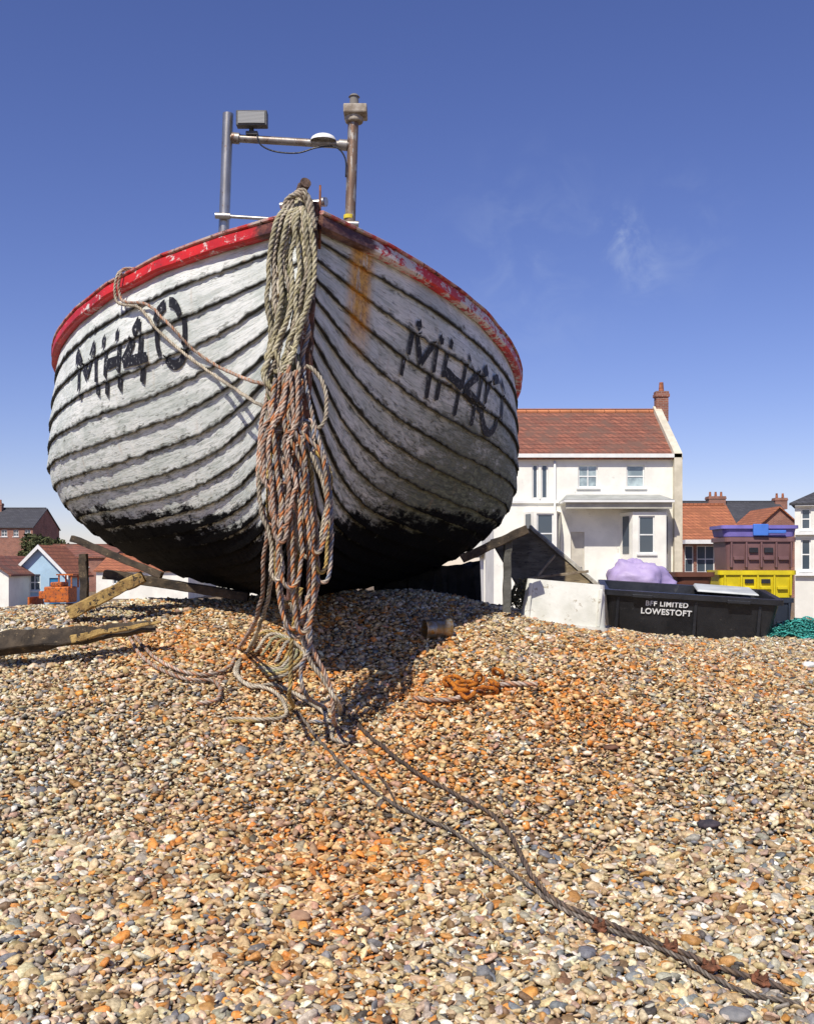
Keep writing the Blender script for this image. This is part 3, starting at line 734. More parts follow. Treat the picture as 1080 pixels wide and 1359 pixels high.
text3d('BFF LIMITED',.055,r,(-.185,-.350,.240),(math.pi/2+tl,0,0),wp,'printed_lettering')
text3d('LOWESTOFT',.062,r,(-.185,-.339,.176),(math.pi/2+tl,0,0),wp,'printed_lettering')
for xx in(-.55,.03,.5): boxpart('moulded_rib',blackp,r,(xx-.012,xx+.012,-.352,-.325,.03,.29),.004)
for a_,b_ in((-.45,-.3),(.25,.42)): boxpart('lifting_lug',blackp,r,(a_,b_,-.400,-.375,.30,.325),.004)
RM=ROOT[r.name]
mk('pale_sheet',[RM@Vector(v) for v in[(.06,-.16,.349),(.52,-.20,.349),(.54,.28,.349),(.09,.30,.349),(.07,-.15,.366),(.51,-.19,.362),(.53,.27,.366),(.10,.29,.370)]],[(0,3,2,1),(4,5,6,7),(0,1,5,4),(1,2,6,5),(2,3,7,6),(3,0,4,7)],weathered('pale_cover',(.60,.62,.60),(.45,.47,.46),6,.5),label='pale grey plastic sheet lying across the black tub',cat='sheet',bevel=.006)
# stacked crates
def pl(n,c): return weathered(n,c,tuple(x*.75 for x in c),4,.45,bump=.1,c3=tuple(x*.45+.05 for x in c),t3=.68)
yel=pl('yellow_plastic',(.80,.64,.02)); mar=pl('maroon_plastic',(.22,.12,.12)); pur=pl('violet_plastic',(.24,.20,.56)); blu=pl('blue_plastic',(.03,.20,.42))
D2=9.6
def crate(x0,x1,y0,y1,mat,label,rz):
    x0+=8; x1+=8
    a=at(x0,y1,D2); c_=at(x1,y0,D2); H=c_.z-a.z; Wd=c_.x-a.x
    r=root('fish_crate',((a.x+c_.x)/2,D2+.22,a.z),label,'crate',rot=(0,0,rz),group='stacked plastic fish crates')
    tub(r,Wd-.02,.45,H,.02,mat,lip=.012,taper=.02,lipdrop=min(.04,H*.3))
    if H>.15:
        for k in range(5):
            xx=(-.42+.21*k)*Wd; boxpart('moulded_rib',mat,r,(xx-.008,xx+.008,-.24,-.2,.02,H-.045))
        for s_ in(-.315,-.105,.105,.315): boxpart('moulded_rib',mat,r,(s_*Wd-.045,s_*Wd+.045,-.236,-.2,H*.30,H*.40))
        for s_ in(-.105,.105): boxpart('hand_hole',blackp,r,(s_*Wd-.04,s_*Wd+.04,-.232,-.212,H*.52,H*.68))
crate(954,1046,794,845,pl('dark_plastic',(.03,.04,.06)),'dark plastic crate at the foot of the stack',-.02)
crate(946,1049,757,793,yel,'bright yellow plastic fish crate in the stack',-.03)
crate(953,1048,713,756,mar,'dull maroon plastic fish crate in the stack',.02)
crate(950,1052,697,712,pur,'shallow violet plastic crate on top of the stack',-.02)
mb=MB(); a=at(998,711,D2-.02); c_=at(1018,697,D2-.02); mb.box(a.x,c_.x,a.y-.03,a.y,a.z,c_.z+.01); mb.box(c_.x-.001,c_.x+.16,a.y-.03,a.y,a.z+.02,a.z+.05)
mb.mk('box_strap',pl('bright_blue_plastic',(.08,.22,.70)),label='bright blue plastic strap around the top crate',cat='strap',bevel=.006)
# violet sack
bag=weathered('violet_sheet',(.46,.37,.58),(.38,.30,.52),4,.5,bump=.2)
V=[];Fc=[];nu,nv=60,30
c0=at(850,778,9.0)
for j in range(nv+1):
    ph=math.pi/2*j/nv
    for i in range(nu):
        th=2*math.pi*i/nu; rr=.27*math.cos(ph)**1.15
        v=Vector((rr*math.cos(th)*1.05,rr*.8*math.sin(th),.29*math.sin(ph)))
        nz=mnoise.noise(v*6+Vector((3,1,2)))+.35*mnoise.noise(v*17)-.5*abs(mnoise.noise(v*14+Vector((5,5,5))))+.25*abs(mnoise.noise(v*32))
        v=v*(1+.22*nz); v.x+=-.05*math.sin(ph)
        V.append(c0+v+Vector((0,0,-.03)))
for j in range(nv):
    for i in range(nu): Fc.append((j*nu+i,j*nu+(i+1)%nu,(j+1)*nu+(i+1)%nu,(j+1)*nu+i))
Vb=list(V); nb=len(Vb)
for i in range(nu): Vb.append(Vector((V[i].x,V[i].y,float(gz(V[i].x,V[i].y))-.02)))
Fc+=[(nb+i,nb+(i+1)%nu,(i+1)%nu,i) for i in range(nu)]
mk('plastic_sack',Vb,Fc,bag,smooth=True,label='crumpled lilac plastic sack heaped behind the tub',cat='sack')
xb_=at(914,0,9.4).x
r=root('brown_bin',(xb_,9.4,at(0,792,9.4).z),'brown plastic bin standing behind the black tub','bin',rot=(0,0,.1))
tub(r,.33,.33,.22,.02,pl('brown_plastic',(.16,.065,.04)),lip=.015,taper=.03)
beam('timber_baulk',at(885,812,9.4),at(945,812,9.5),.3,.26,timberl,'timber block beneath the brown bin','timber')
# hatch board propped
r=root('hatch_board',at(720,785,8.3),'brown wooden hatch leaning against the boat shoring','hatch')
def quadslab(pts,th,mat,name,parent):
    n=(pts[1]-pts[0]).cross(pts[3]-pts[0]).normalized()*th
    V=pts+[p+n for p in pts]
    return mk(name,V,[(0,1,2,3),(7,6,5,4),(0,4,5,1),(1,5,6,2),(2,6,7,3),(3,7,4,0)],mat,parent=parent,bevel=.004)
Q=[at(650,716,8.5),at(704,700,8.5),at(794,780,8.1),at(694,792,8.0)]
quadslab(Q,.02,weathered('dark_board',(.12,.090,.050),(.22,.17,.10),6,.8,(1,1,4),bump=.6,c3=(.06,.045,.03),t3=.6),'board',r)
gb=weathered('grey_batten',(.5,.48,.42),(.3,.27,.22),12)
beam('edge_batten',Q[1]+Vector((-.01,-.02,.01)),Q[2]+Vector((0,-.02,.01)),.022,.024,gb,'',parent=r)
beam('cross_batten',at(735,738,8.2),at(712,765,8.05),.02,.02,timberl,'',parent=r)
beam('cross_batten',at(700,768,8.0),at(780,758,8.05),.02,.02,timberl,'',parent=r)
def nettangle(name,c,rx,ry,rz,cols,r_,label,n):
    paths=[]
    for i in range(n):
        P=[]; a=random.random()*6
        for k in range(12):
            a+=random.uniform(.3,1.4); q=random.random()**.6
            x=c.x+rx*q*math.cos(a); y=c.y+ry*q*math.sin(a)
            P.append(Vector((x,y,float(gz(x,y))+.01+rz*(1-q*q)*random.uniform(.3,1))))
        paths.append(P)
    rope(name,paths,r_,cols,label,'net',ropem,step=.02)
nettangle('fishing_net',Vector((at(1070,0,8.0).x,8.0,0)),.32,.22,.17,[[(.08,.58,.50),(.05,.42,.38),(.16,.70,.60)]],.007,'tangled teal fishing net heaped on shingle',28)
nettangle('straw_net',Vector((at(694,0,7.9).x,7.9,0)),.16,.14,.26,[[(.42,.32,.12),(.3,.23,.09),(.5,.4,.18)]],.006,'straw-coloured tangle of old net under the hatch',16)
xc=at(580,0,6.35).x; zc=float(gz(xc,6.3))+.055
r=root('tin_can',(xc,6.3,zc),'rusty open tin can lying on the shingle','can')
mb=MB(); c0=Vector((xc-.075,6.28,zc+.004)); c1=Vector((xc+.075,6.34,zc+.008))
mb.cyl(c0,c1,.056,.056,24,caps=False); mb.cyl(c0,c1,.052,.052,24,caps=False)
mb.cyl(c1-Vector((.003,0,0)),c1,.056,.056,24)
for t in(.0,.3,.65,1.0):
    c=c0.lerp(c1,t); mb.cyl(c-Vector((.003,.001,0)),c+Vector((.003,.001,0)),.0585,.0585,24,caps=False)
mb.mk('can_wall',weathered('tin',(.42,.40,.34),(.30,.2,.10),14,.35,metal=.7,c3=(.35,.2,.06),t3=.55),parent=r,smooth=True,angle=40)
# rusty chain with rope
r=root('rusty_chain',gp(632,925,.02),'bright orange rusted chain links on the pebbles','chain')
cs=[(601,914),(618,922),(636,912),(655,920),(661,904),(612,932),(644,926)]
for i,(x,y) in enumerate(cs):
    p=gp(x,y,.035+.02*(i%2)); M=(Matrix.Rotation(.5*i,3,'Z')@Matrix.Rotation([1.2,.3,1.35,.5,1.1,.2,.9][i],3,'X'))
    mb=MB(); pts=[p+M@Vector(((.050+.01*math.sin(i*2.3))*math.cos(t),.027*math.sin(t),0)) for t in np.linspace(0,2*math.pi,24,endpoint=False)]
    mb.tube(pts,[.010*(1+.5*mnoise.noise(q*40)) for q in pts],8,closed=True); mb.mk('chain_link',rustbright,parent=r,smooth=True)
rope('rope_scrap',[[gp(x,y,.03) for x,y in[(549,935),(575,938),(605,936),(640,922),(675,916),(713,918)]]],.013,[pink],'frayed pale rope end lying through the rusted chain','rope',ropem)
mb=MB(); mb.tube(catmull([gp(592,912,.05),gp(600,925,.07),gp(618,938,.04),gp(630,930,.04)],.01),.012,8); mb.mk('shackle',rustbright,parent=r,smooth=True)
def stone(px,py,r_,mat,label,flat=.6):
    p=gp(px,py,.015); V,Fc=ico(3); out=[]
    for v in V:
        v=Vector(v); out.append(p+Vector((v.x*r_*1.25,v.y*r_,v.z*r_*flat))*(1+.22*mnoise.noise(v*1.6+Vector((px,py,0)))+.10*mnoise.noise(v*4)))
    mk('stone',out,Fc.tolist(),mat,smooth=True,label=label,cat='stone')
stone(940,1100,.036,weathered('dark_stone',(.03,.028,.035),(.08,.06,.07),14,.7),'dark lump of slag among the pebbles'); stone(810,998,.028,weathered('brown_stone',(.10,.05,.03),(.2,.1,.06),14,.7),'dark brown stone among the pebbles',.45)
stone(397,1224,.030,weathered('tan_stone',(.35,.20,.12),(.45,.28,.17),20,.7),'large tan pebble on the shingle'); stone(1074,886,.04,weathered('white_stone',(.75,.75,.72),(.6,.6,.56),10,.6),'white flint on the shingle')
stone(975,1354,.036,weathered('grey_stone',(.18,.18,.18),(.28,.27,.26),20,.7),'large grey cobble on the shingle',.5)
# ------------------------------------------------------------------ BUILDINGS
def roofmat(name,c1,c2,sc=1.0,moss=None):
    m,nt,b=newmat(name); g=N(nt); ob=g.obj()
    s_=g.n('ShaderNodeSeparateXYZ'); g.l(ob,s_.inputs[0])
    cb=g.n('ShaderNodeCombineXYZ'); g.l(g.math('ADD',s_.outputs[0],s_.outputs[1]),cb.inputs[0]); g.l(s_.outputs[2],cb.inputs[1])
    br=g.n('ShaderNodeTexBrick'); g.l(cb.outputs[0],br.inputs['Vector']); br.inputs['Scale'].default_value=1; br.inputs['Brick Width'].default_value=.25*sc; br.inputs['Row Height'].default_value=.19*sc; br.inputs['Mortar Size'].default_value=.02
    br.inputs['Color1'].default_value=(*c1,1); br.inputs['Color2'].default_value=(*c2,1); br.inputs['Mortar'].default_value=(c1[0]*.35,c1[1]*.35,c1[2]*.35,1)
    n=g.noise(ob,.9,6,.7)
    c=g.mix(g.step(n,.42,.66),br.outputs[0],moss or tuple(x*.55 for x in c1))
    g.l(c,b.inputs['Base Color']); b.inputs['Roughness'].default_value=.85; g.bump(br.outputs['Fac'],b,.5,.03); return m
def brickmat(name,c1,c2):
    m,nt,b=newmat(name); g=N(nt); ob=g.obj()
    s_=g.n('ShaderNodeSeparateXYZ'); g.l(ob,s_.inputs[0])
    cb=g.n('ShaderNodeCombineXYZ'); g.l(g.math('ADD',s_.outputs[0],s_.outputs[1]),cb.inputs[0]); g.l(s_.outputs[2],cb.inputs[1])
    br=g.n('ShaderNodeTexBrick'); g.l(cb.outputs[0],br.inputs['Vector']); br.inputs['Scale'].default_value=1; br.inputs['Brick Width'].default_value=.23; br.inputs['Row Height'].default_value=.08; br.inputs['Mortar Size'].default_value=.008
    br.inputs['Color1'].default_value=(*c1,1); br.inputs['Color2'].default_value=(*c2,1); br.inputs['Mortar'].default_value=(.35,.3,.25,1)
    g.l(g.mix(g.math('MULTIPLY',g.step(g.noise(ob,1.3,5,.6),.4,.65),.4),br.outputs[0],(.1,.05,.04)),b.inputs['Base Color']); b.inputs['Roughness'].default_value=.9; return m
tile_red=roofmat('clay_tiles',(.34,.125,.075),(.20,.075,.05),moss=(.16,.085,.06)); tile_or=roofmat('orange_pantiles',(.50,.18,.08),(.36,.12,.06)); slate=roofmat('slates',(.085,.085,.095),(.055,.055,.065))
brick=brickmat('red_brick',(.34,.12,.07),(.24,.08,.05))
def rend(n,c): return weathered(n,c,tuple(x*.86 for x in c),1.1,.8,c3=tuple(x*.72 for x in c),t3=.66,bump=.15)
white=rend('white_render',(.88,.86,.77)); bluew=rend('pale_blue_boards',(.42,.60,.74)); creamr=rend('cream_render',(.80,.78,.70))
def wall_front(mb,x0,x1,z0,z1,y,ops,depth=.14):
    xs=sorted(set([x0,x1]+[o[0] for o in ops]+[o[1] for o in ops])); zs=sorted(set([z0,z1]+[o[2] for o in ops]+[o[3] for o in ops]))
    for i in range(len(xs)-1):
        for j in range(len(zs)-1):
            cx=(xs[i]+xs[i+1])/2; cz=(zs[j]+zs[j+1])/2
            if any(o[0]<cx<o[1] and o[2]<cz<o[3] for o in ops): continue
            mb.raw([(xs[i],y,zs[j]),(xs[i+1],y,zs[j]),(xs[i+1],y,zs[j+1]),(xs[i],y,zs[j+1])],[(0,1,2,3)])
    for a,b_,c,d in ops:
        yy=y+depth
        mb.raw([(a,y,c),(b_,y,c),(b_,y,d),(a,y,d),(a,yy,c),(b_,yy,c),(b_,yy,d),(a,yy,d)],[(0,4,5,1),(1,5,6,2),(2,6,7,3),(3,7,4,0)])
def window(parent,x0,x1,z0,z1,y,nv=1,nh=1,gl=None,depth=.14,fw=.06,sill=True):
    yy=y+depth-.06
    mb=MB()
    mb.box(x0+.003,x0+fw,yy,yy+.055,z0+.003,z1-.003); mb.box(x1-fw,x1-.003,yy,yy+.055,z0+.003,z1-.003)
    mb.box(x0+fw,x1-fw,yy,yy+.055,z0+.003,z0+fw); mb.box(x0+fw,x1-fw,yy,yy+.055,z1-fw,z1-.003)
    for i in range(nv):
        xx=x0+(x1-x0)*(i+1)/(nv+1); mb.box(xx-.022,xx+.022,yy+.008,yy+.045,z0+fw,z1-fw)
    for i in range(nh):
        zz=z0+(z1-z0)*(i+1)/(nh+1); mb.box(x0+fw,x1-fw,yy+.004,yy+.048,zz-.026,zz+.026)
    w_=mb.mk('window',whitetrim,parent=parent)
    mb=MB(); mb.raw([(x0,yy+.03,z0),(x1,yy+.03,z0),(x1,yy+.03,z1),(x0,yy+.03,z1)],[(0,1,2,3)]); mb.mk('window_pane',gl or glass,parent=w_)
    if sill:
        mb=MB(); mb.box(x0-.08,x1+.08,y-.07,y-.003,z0-.08,z0-.005); mb.mk('window_sill',whitetrim,parent=w_)
    return w_
def X(px,d): return (px-CX)/F*d
def Zp(py,d): return EYE+(HY-py)/F*d
def chimney(parent,px0,px1,py0,py1,d,mat,pots=2):
    x0,x1=X(px0,d),X(px1,d); z0,z1=Zp(py1,d),Zp(py0,d); y=d
    mb=MB(); w_=(x1-x0); mb.box(x0,x1,y-w_*.4,y+w_*.4,z0,z1-.25); mb.box(x0-.05,x1+.05,y-w_*.4-.05,y+w_*.4+.05,z1-.25,z1-.12); mb.box(x0-.02,x1+.02,y-w_*.4-.02,y+w_*.4+.02,z1-.12,z1)
    c=mb.mk('chimney',mat,parent=parent)
    for k in range(pots):
        mb=MB(); xx=x0+(x1-x0)*(k+.5)/pots; mb.cyl((xx,y,z1),(xx,y,z1+.42),.12,.09,12)
        mb.mk('chimney_pot',tile_or,parent=c,smooth=True,angle=40)
def house(name,label,cat,x0,x1,d,zb,ze,zr,dep,wm,rm,axis='x',wins=(),ov=.2,hip=False,doors=()):
    r=root(name,((x0+x1)/2,d+dep/2,zb),label,cat)
    mb=MB(); wall_front(mb,x0,x1,zb,ze,d,[w_[:4] for w_ in wins]+[w_[:4] for w_ in doors])
    mb.raw([(x1,d,zb),(x1,d+dep,zb),(x1,d+dep,ze),(x1,d,ze),(x0,d,zb),(x0,d+dep,zb),(x0,d+dep,ze),(x0,d,ze)],[(0,1,2,3),(4,7,6,5),(1,5,6,2)])
    xm=(x0+x1)/2; ym=d+dep/2
    if axis=='y': mb.raw([(x0,d,ze),(x1,d,ze),(xm,d,zr),(x0,d+dep,ze),(x1,d+dep,ze),(xm,d+dep,zr)],[(0,1,2),(4,3,5)])
    elif not hip: mb.raw([(x0,d,ze),(x0,d+dep,ze),(x0,ym,zr),(x1,d,ze),(x1,d+dep,ze),(x1,ym,zr)],[(0,2,1),(3,4,5)])
    mb.mk('wall',wm,parent=r)
    t=.10; mb=MB(); a=ov
    if axis=='y':
        sl=(zr-ze)/((x1-x0)/2)
        for s_ in(-1,1):
            xe=xm+s_*((x1-x0)/2+a); z_=ze-sl*a
            P=[Vector(p) for p in[(xe,d-a,z_+.02),(xm,d-a,zr+.02),(xm,d+dep+a,zr+.02),(xe,d+dep+a,z_+.02)]]; V=P+[p+Vector((0,0,t)) for p in P]
            mb.raw(V,[(0,1,2,3),(4,7,6,5),(0,4,5,1),(1,5,6,2),(2,6,7,3),(3,7,4,0)])
    else:
        sl=(zr-ze)/(dep/2); h=dep*.5 if hip else -a*.6
        for s_ in(-1,1):
            ye=ym+s_*(dep/2+a); z_=ze-sl*a
            P=[Vector(p) for p in[(x0-(a if hip else -h),ye,z_+.02),(x1+(a if hip else -h),ye,z_+.02),(x1-h,ym,zr+.02),(x0+h,ym,zr+.02)]]; V=P+[p+Vector((0,0,t)) for p in P]
            mb.raw(V,[(0,1,2,3),(4,7,6,5),(0,4,5,1),(1,5,6,2),(2,6,7,3),(3,7,4,0)])
        if hip:
            z_=ze-sl*a
            for xe,xr in((x0-a,x0+h),(x1+a,x1-h)):
                mb.raw([(xe,d-a,z_+t),(xe,d+dep+a,z_+t),(xr,ym,zr+t+.02)],[(0,1,2)])
        else: mb.box(x0+.05,x1-.05,ym-.12,ym+.12,zr+.06,zr+.22)
    rf=mb.mk('roof',rm,parent=r)
    for w_ in wins: window(r,*w_[:4],d,*(w_[4:] if len(w_)>4 else ()))
    for w_ in doors:
        mb=MB(); mb.box(w_[0]+.003,w_[1]-.003,d+.06,d+.1,w_[2]+.003,w_[3]-.003); dr=mb.mk('door',w_[4] if len(w_)>4 else blu,parent=r)
        mb=MB(); mb.cyl((w_[1]-.12,d+.03,(w_[2]+w_[3])/2),(w_[1]-.12,d+.06,(w_[2]+w_[3])/2),.03,.03,8); mb.mk('handle',steel,parent=dr)
    return r,rf
D=44
def wn(a,b_,c,e,d,*k): return (X(a,d),X(b_,d),Zp(e,d),Zp(c,d),*k)
wins=[wn(706,714,616,662,D,0,0),wn(718,727,616,662,D,0,0),wn(767,793,617,647,D,1,1,curt),wn(831,855,617,647,D,0,1,curt)]
zr_=Zp(547,D)+.42; ze_=Zp(607,D)
hz,hrf=house('white_house','two-storey white rendered house with red tiled roof and bay windows','house',X(655,D),X(900,D),D,-1,ze_,zr_,7.0,white,tile_red,'x',wins,doors=[wn(757,775,706,800,D,weathered('cream_door',(.62,.58,.48),(.5,.46,.38),2,.5))])
def hbox(name,a,b_,c,e,y0,y1,mat,par,bev=0):
    mb=MB(); mb.box(X(a,D),X(b_,D),D+y0,D+y1,Zp(e,D),Zp(c,D)); return mb.mk(name,mat,parent=par,bevel=bev)
hbox('cornice',653,902,603,608,-.30,-.004,whitetrim,hz)
hbox('string_course',655,741,664,668,-.10,-.004,whitetrim,hz)
hbox('balcony_shelf',742,884,666,669,-1.35,-.004,whitetrim,hz)
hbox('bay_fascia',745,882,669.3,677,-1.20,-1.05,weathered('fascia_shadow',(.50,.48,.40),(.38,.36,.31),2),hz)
mb=MB(); x0,x1=X(742,D),X(884,D); z0=Zp(666,D); mb.raw([(x0,D-1.33,z0+.01),(x1,D-1.33,z0+.01),(x1-.3,D-.01,z0+.30),(x0+.3,D-.01,z0+.30)],[(0,1,2,3)]); mb.raw([(x0,D-1.33,z0+.01),(x0+.3,D-.01,z0+.30),(x0,D-.01,z0+.01)],[(0,1,2)]); mb.raw([(x1,D-1.33,z0+.01),(x1,D-.01,z0+.01),(x1-.3,D-.01,z0+.30)],[(0,1,2)])
mb.mk('lead_roof',weathered('lead',(.42,.43,.40),(.32,.33,.3),2,.7),parent=hz)
mb=MB(); xr=X(901,D); ym_=D+3.5
mb.raw([(xr-.28,D-.30,-.98),(xr+.05,D-.30,-.98),(xr+.05,D-.30,ze_+.15),(xr-.28,D-.30,ze_+.15),(xr-.28,ym_,zr_+.35),(xr+.05,ym_,zr_+.35),(xr-.28,D+7.3,ze_+.1),(xr+.05,D+7.3,ze_+.1),(xr-.28,D+7.3,-.98),(xr+.05,D+7.3,-.98)],
 [(0,1,2,3),(3,2,5,4),(4,5,7,6),(1,9,7,5,2),(0,3,4,6,8)]); mb.mk('gable_parapet',weathered('parapet_render',(.70,.64,.50),(.55,.5,.38),2),parent=hz)
chimney(hrf,869,885,520,560,D+3.5,brick,1)
mb=MB(); mb.cyl((X(655,D),ym_,zr_+.10),(xr-.3,ym_,zr_+.10),.15,.15,8); mb.mk('ridge_tile',roofmat('ridge_tiles',(.66,.26,.11),(.55,.2,.09),2),parent=hrf)
def bay(a,b_,c,winpx,par):
    x0,x1=X(a,D),X(b_,D); zt=Zp(c,D); y=D-1.0; s_=.32
    r=MB(); o=[wn(winpx[0],winpx[1],winpx[2],winpx[3],D)[:4]]
    wall_front(r,x0+s_,x1-s_,-1,zt,y,o,.12)
    for (xa,ya,xb,yb) in((x0,D,x0+s_,y),(x1-s_,y,x1,D)):
        r.raw([(xa,ya,-1),(xb,yb,-1),(xb,yb,zt),(xa,ya,zt)],[(0,1,2,3)])
    r.raw([(x0,D,zt),(x0+s_,y,zt),(x1-s_,y,zt),(x1,D,zt)],[(0,1,2,3)])
    ob_=r.mk('bay',white,parent=par)
    window(ob_,*o[0],y,0,1,None,.12)
    for (xa,ya,xb,yb) in((x0,D,x0+s_,y),(x1-s_,y,x1,D)):
        A_=Vector((xa,ya,0)).lerp(Vector((xb,yb,0)),.25); B_=Vector((xa,ya,0)).lerp(Vector((xb,yb,0)),.75); n=Vector((B_.y-A_.y,-(B_.x-A_.x),0)).normalized()*.02
        z0_,z1_=o[0][2],o[0][3]
        mb=MB(); q=[A_+n,B_+n]; mb.raw([(q[0].x,q[0].y,z0_),(q[1].x,q[1].y,z0_),(q[1].x,q[1].y,z1_),(q[0].x,q[0].y,z1_)],[(0,1,2,3)]); mb.mk('window_pane',glass,parent=ob_)
bay(822,886,681,(840,861,686,735),hz)
bay(694,744,680,(708,730,683,735),hz)
mb=MB(); mb.cyl((X(742,D)-.2,D-.06,-1),(X(742,D)-.2,D-.06,Zp(612,D)),.05,.05,8); mb.mk('drainpipe',whitetrim,parent=hz,smooth=True)
# ---- right hand houses
r,rf=house('brick_house','red brick house with orange pantile roof and white bay','house',X(903,60),X(985,60),60,-1,Zp(718,60),Zp(680,60)+.5,7,brick,tile_or,'x',[wn(908,920,724,760,60,0,1),wn(924,948,724,760,60,1,1)])
mb=MB(); mb.box(X(904,60),X(952,60),59.2,59.99,Zp(722,60),Zp(718,60)+.06); mb.mk('bay_fascia',whitetrim,parent=r)
r,rf=house('slate_house','long terrace with dark slate roof and chimneys','house',X(900,90),X(1052,90),90,-1,Zp(696,90),Zp(672,90)+.5,8,brick,slate,'x',[wn(960,970,702,720,90,1,1),wn(990,1000,702,720,90,1,1)])
chimney(rf,938,960,659,674,94,brick,3); chimney(rf,1026,1042,661,676,94,brick,2)
house('orange_roofed_house','house with bright orange tiled gable roof','house',X(1006,75),X(1060,75),75,-1,Zp(698,75),Zp(674,75),6,brick,tile_or,'y',[wn(1022,1034,704,720,75,1,1)])
hx0=X(1054,46); r,rf=house('bay_fronted_house','white bay-fronted house with dark slate hipped roof','house',hx0,hx0+5.5,46,-1,Zp(668,46),Zp(635,46)+.5,6,creamr,slate,'x',[(hx0+.25,hx0+.65,Zp(703,46),Zp(675,46),0,1),(hx0+.25,hx0+.65,Zp(757,46),Zp(715,46),0,1),(hx0+.9,hx0+1.5,Zp(703,46),Zp(675,46),1,1),(hx0+.9,hx0+1.5,Zp(757,46),Zp(715,46),1,1),(hx0+3,hx0+4,Zp(703,46),Zp(675,46),1,1)],hip=True,ov=.22)
for py in(670,708,762):
    mb=MB(); mb.box(hx0+.02,hx0+5.5,45.8,45.995,Zp(py+2,46),Zp(py-2,46)); mb.mk('string_course',whitetrim,parent=r)
th=-.40; R_=Matrix.Rotation(th,3,'Z'); cor=Vector((hx0,46,0)); cen=Vector((r.location.x,r.location.y,0)); nl=cor+R_@(cen-cor); r.rotation_euler=(0,0,th); r.location=(nl.x,nl.y,r.location.z)
# ---- left hand houses
r,rf=house('blue_shed','pale blue boarded fisherman shed with white gable trim','shed',X(18,55),X(88,55),55,-1,Zp(762,55),Zp(726,55),4,bluew,tile_or,'y',[wn(38,54,762,784,55,1,1)],doors=[wn(66,80,767,812,55)])
xm=(X(18,55)+X(88,55))/2; hw_=(X(88,55)-X(18,55))/2+.2; z1_=Zp(726,55); z2_=Zp(762,55); sl=(z1_-z2_)/((X(88,55)-X(18,55))/2)
for s_ in(-1,1):
    P=[Vector((xm,54.72,z1_+.13)),Vector((xm+s_*hw_,54.72,z1_+.13-sl*hw_)),Vector((xm+s_*hw_,54.72,z1_-.09-sl*hw_)),Vector((xm,54.72,z1_-.09))]
    V=P+[p+Vector((0,.06,0)) for p in P]; mk('barge_board',V,[(0,1,2,3),(7,6,5,4),(0,4,5,1),(1,5,6,2),(2,6,7,3),(3,7,4,0)],whitetrim,parent=rf)
house('white_shed','small white shed with pantile roof','shed',X(-55,52),X(12,52),52,-1,Zp(762,52),Zp(740,52),6,white,tile_red,'y',[wn(-20,-8,765,785,52,1,1)])
r,rf=house('brick_house','brick terrace house with dark slate roof','house',X(-60,118),X(44,118),118,-1,Zp(700,118),Zp(678,118)+.4,9,brick,slate,'x',[wn(2,10,703,712,118,1,1),wn(18,25,703,712,118,1,1),wn(33,41,703,712,118,1,1),wn(-20,-10,703,712,118,1,1)])
chimney(rf,-6,4,668,682,122,brick,2)
house('brick_house','low brick house with orange pantile roof','house',X(50,92),X(150,92),92,-1,Zp(740,92),Zp(724,92),8,brick,tile_red,'x',[wn(110,118,742,752,92,1,1),wn(80,88,742,752,92,1,1)])
house('pantile_cottage','low cottage with long red pantile roof','cottage',X(128,72),X(250,72),72,-1,Zp(758,72),Zp(738,72),7,white,tile_or,'x',[wn(150,160,762,775,72,1,1),wn(200,210,762,775,72,1,1)])
house('pantile_cottage','low cottage with long red pantile roof','cottage',X(262,78),X(350,78),78,-1,Zp(750,78),Zp(732,78),7,white,tile_red,'x',[wn(300,312,755,770,78,1,1)])
house('white_shed','small white shed seen beneath the hull','shed',X(640,50),X(700,50),49,-1,Zp(735,50),Zp(705,50),3,white,slate,'y',[wn(662,676,742,760,49,1,1)])
def tree(px,d,h,wd,label,seed):
    random.seed(seed)
    x=X(px,d); r=root('tree',(x,d,-1),label,'tree')
    mb=MB(); mb.tube([(x,d,-1),(x+.1,d,h*.3-1),(x,d,h*.6-1)],[.28,.2,.1],8)
    for k in range(5):
        a=k*1.3; mb.tube([(x,d,-1+h*(.25+.07*k)),(x+wd*.3*math.cos(a),d+wd*.3*math.sin(a),-1+h*(.5+.06*k))],[.1,.04],6)
    mb.mk('trunk',timberl,parent=r)
    V=[];Fc=[]
    blobs=[(random.uniform(-.35,.35)*wd,random.uniform(-.35,.35)*wd,h*random.uniform(.4,.85),wd*random.uniform(.15,.28)) for _ in range(14)]
    for i in range(3500):
        bx,by,bz,br_=random.choice(blobs); v=Vector((random.gauss(0,1),random.gauss(0,1),random.gauss(0,1))).normalized()*br_*random.uniform(.6,1.1)
        c=Vector((x+bx,d+by,-1+bz))+v; s_=random.uniform(.10,.22)
        a_=Vector((random.gauss(0,1),random.gauss(0,1),random.gauss(0,1))).normalized(); b_=a_.orthogonal().normalized()
        k=len(V); V+=[c-a_*s_-b_*s_*.5,c+a_*s_-b_*s_*.5,c+a_*s_+b_*s_*.5,c-a_*s_+b_*s_*.5]; Fc.append((k,k+1,k+2,k+3))
    mk('crown',V,Fc,leaf,parent=r)
leaf=weathered('foliage',(.05,.065,.025),(.09,.09,.035),2,.9,bump=0)
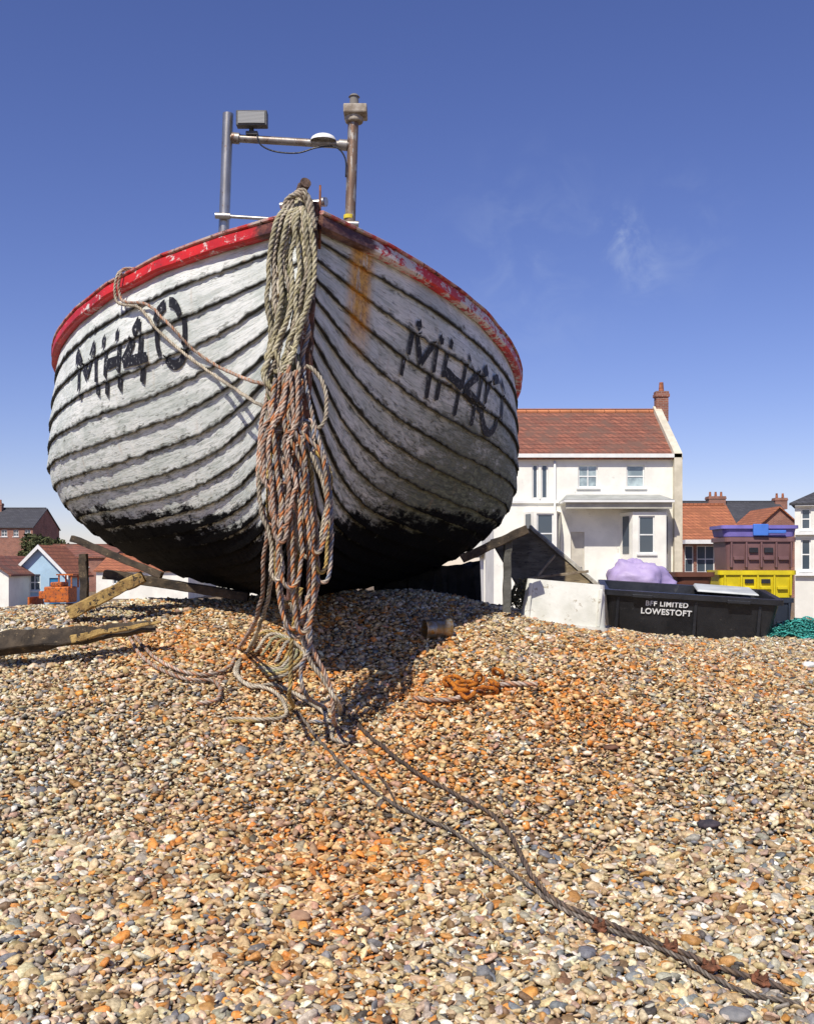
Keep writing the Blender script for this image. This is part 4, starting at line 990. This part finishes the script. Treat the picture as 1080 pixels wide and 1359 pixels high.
tree(66,104,5.2,4.2,'leafy green tree behind the rooftops',3); tree(52,112,5.6,3.5,'leafy green tree behind the rooftops',5); tree(925,100,7.0,4,'leafy tree behind the slate roofs',6)
random.seed(11)
D3=47; gx=X(81,D3)
r=root('bulldozer',(gx,D3,-1),'small orange crawler bulldozer parked on the beach top','bulldozer')
orp=weathered('orange_paint',(.62,.16,.02),(.42,.11,.03),4,.6,c3=(.12,.05,.03),t3=.56)
mb=MB(); mb.box(gx-.55,gx+.55,D3-.6,D3+.6,-.35,.35); mb.box(gx-.3,gx+.2,D3-.5,D3+.5,.35,.55); mb.box(gx-.85,gx-.55,D3-.4,D3+.4,-.2,.15); mb.mk('body',orp,parent=r,bevel=.05)
mb=MB(); mb.box(gx+.05,gx+.11,D3-.5,D3-.44,.5,.85); mb.box(gx+.6,gx+.66,D3-.5,D3-.44,.3,.85); mb.box(gx+.05,gx+.11,D3+.44,D3+.5,.5,.85); mb.box(gx+.6,gx+.66,D3+.44,D3+.5,.3,.85); mb.box(gx-.02,gx+.72,D3-.56,D3+.56,.85,.91); mb.mk('cab_frame',orp,parent=r)
for yy in(-.75,.45):
    pts=[(gx+.7*math.cos(t)+ (.25 if math.cos(t)>0 else -.25),D3+yy,-.7+.28*math.sin(t)) for t in np.linspace(0,2*math.pi,28,endpoint=False)]
    mb=MB(); k=len(pts); mb.raw(pts+[(p[0],p[1]+.3,p[2]) for p in pts],[(i,(i+1)%k,k+(i+1)%k,k+i) for i in range(k)]+[tuple(range(k)),tuple(range(k,2*k))[::-1]]); mb.mk('track',rustdark,parent=r)
mb=MB(); mb.box(gx-1.15,gx-1.07,D3-.9,D3+.9,-.9,-.1); mb.box(gx-1.07,gx-.8,D3-.7,D3-.6,-.6,-.5); mb.box(gx-1.07,gx-.8,D3+.6,D3+.7,-.6,-.5); mb.mk('blade',orp,parent=r)
mb=MB(); x=X(84,60); mb.cyl((x,60,-1),(x,60,Zp(740,60)),.05,.04,8); mb.ell((x,60,Zp(738,60)),.16,.16,.2); mb.mk('street_lamp',weathered('lamp_grey',(.3,.3,.3),(.2,.2,.2),4),label='small street lamp among the rooftops',cat='lamp',smooth=True)
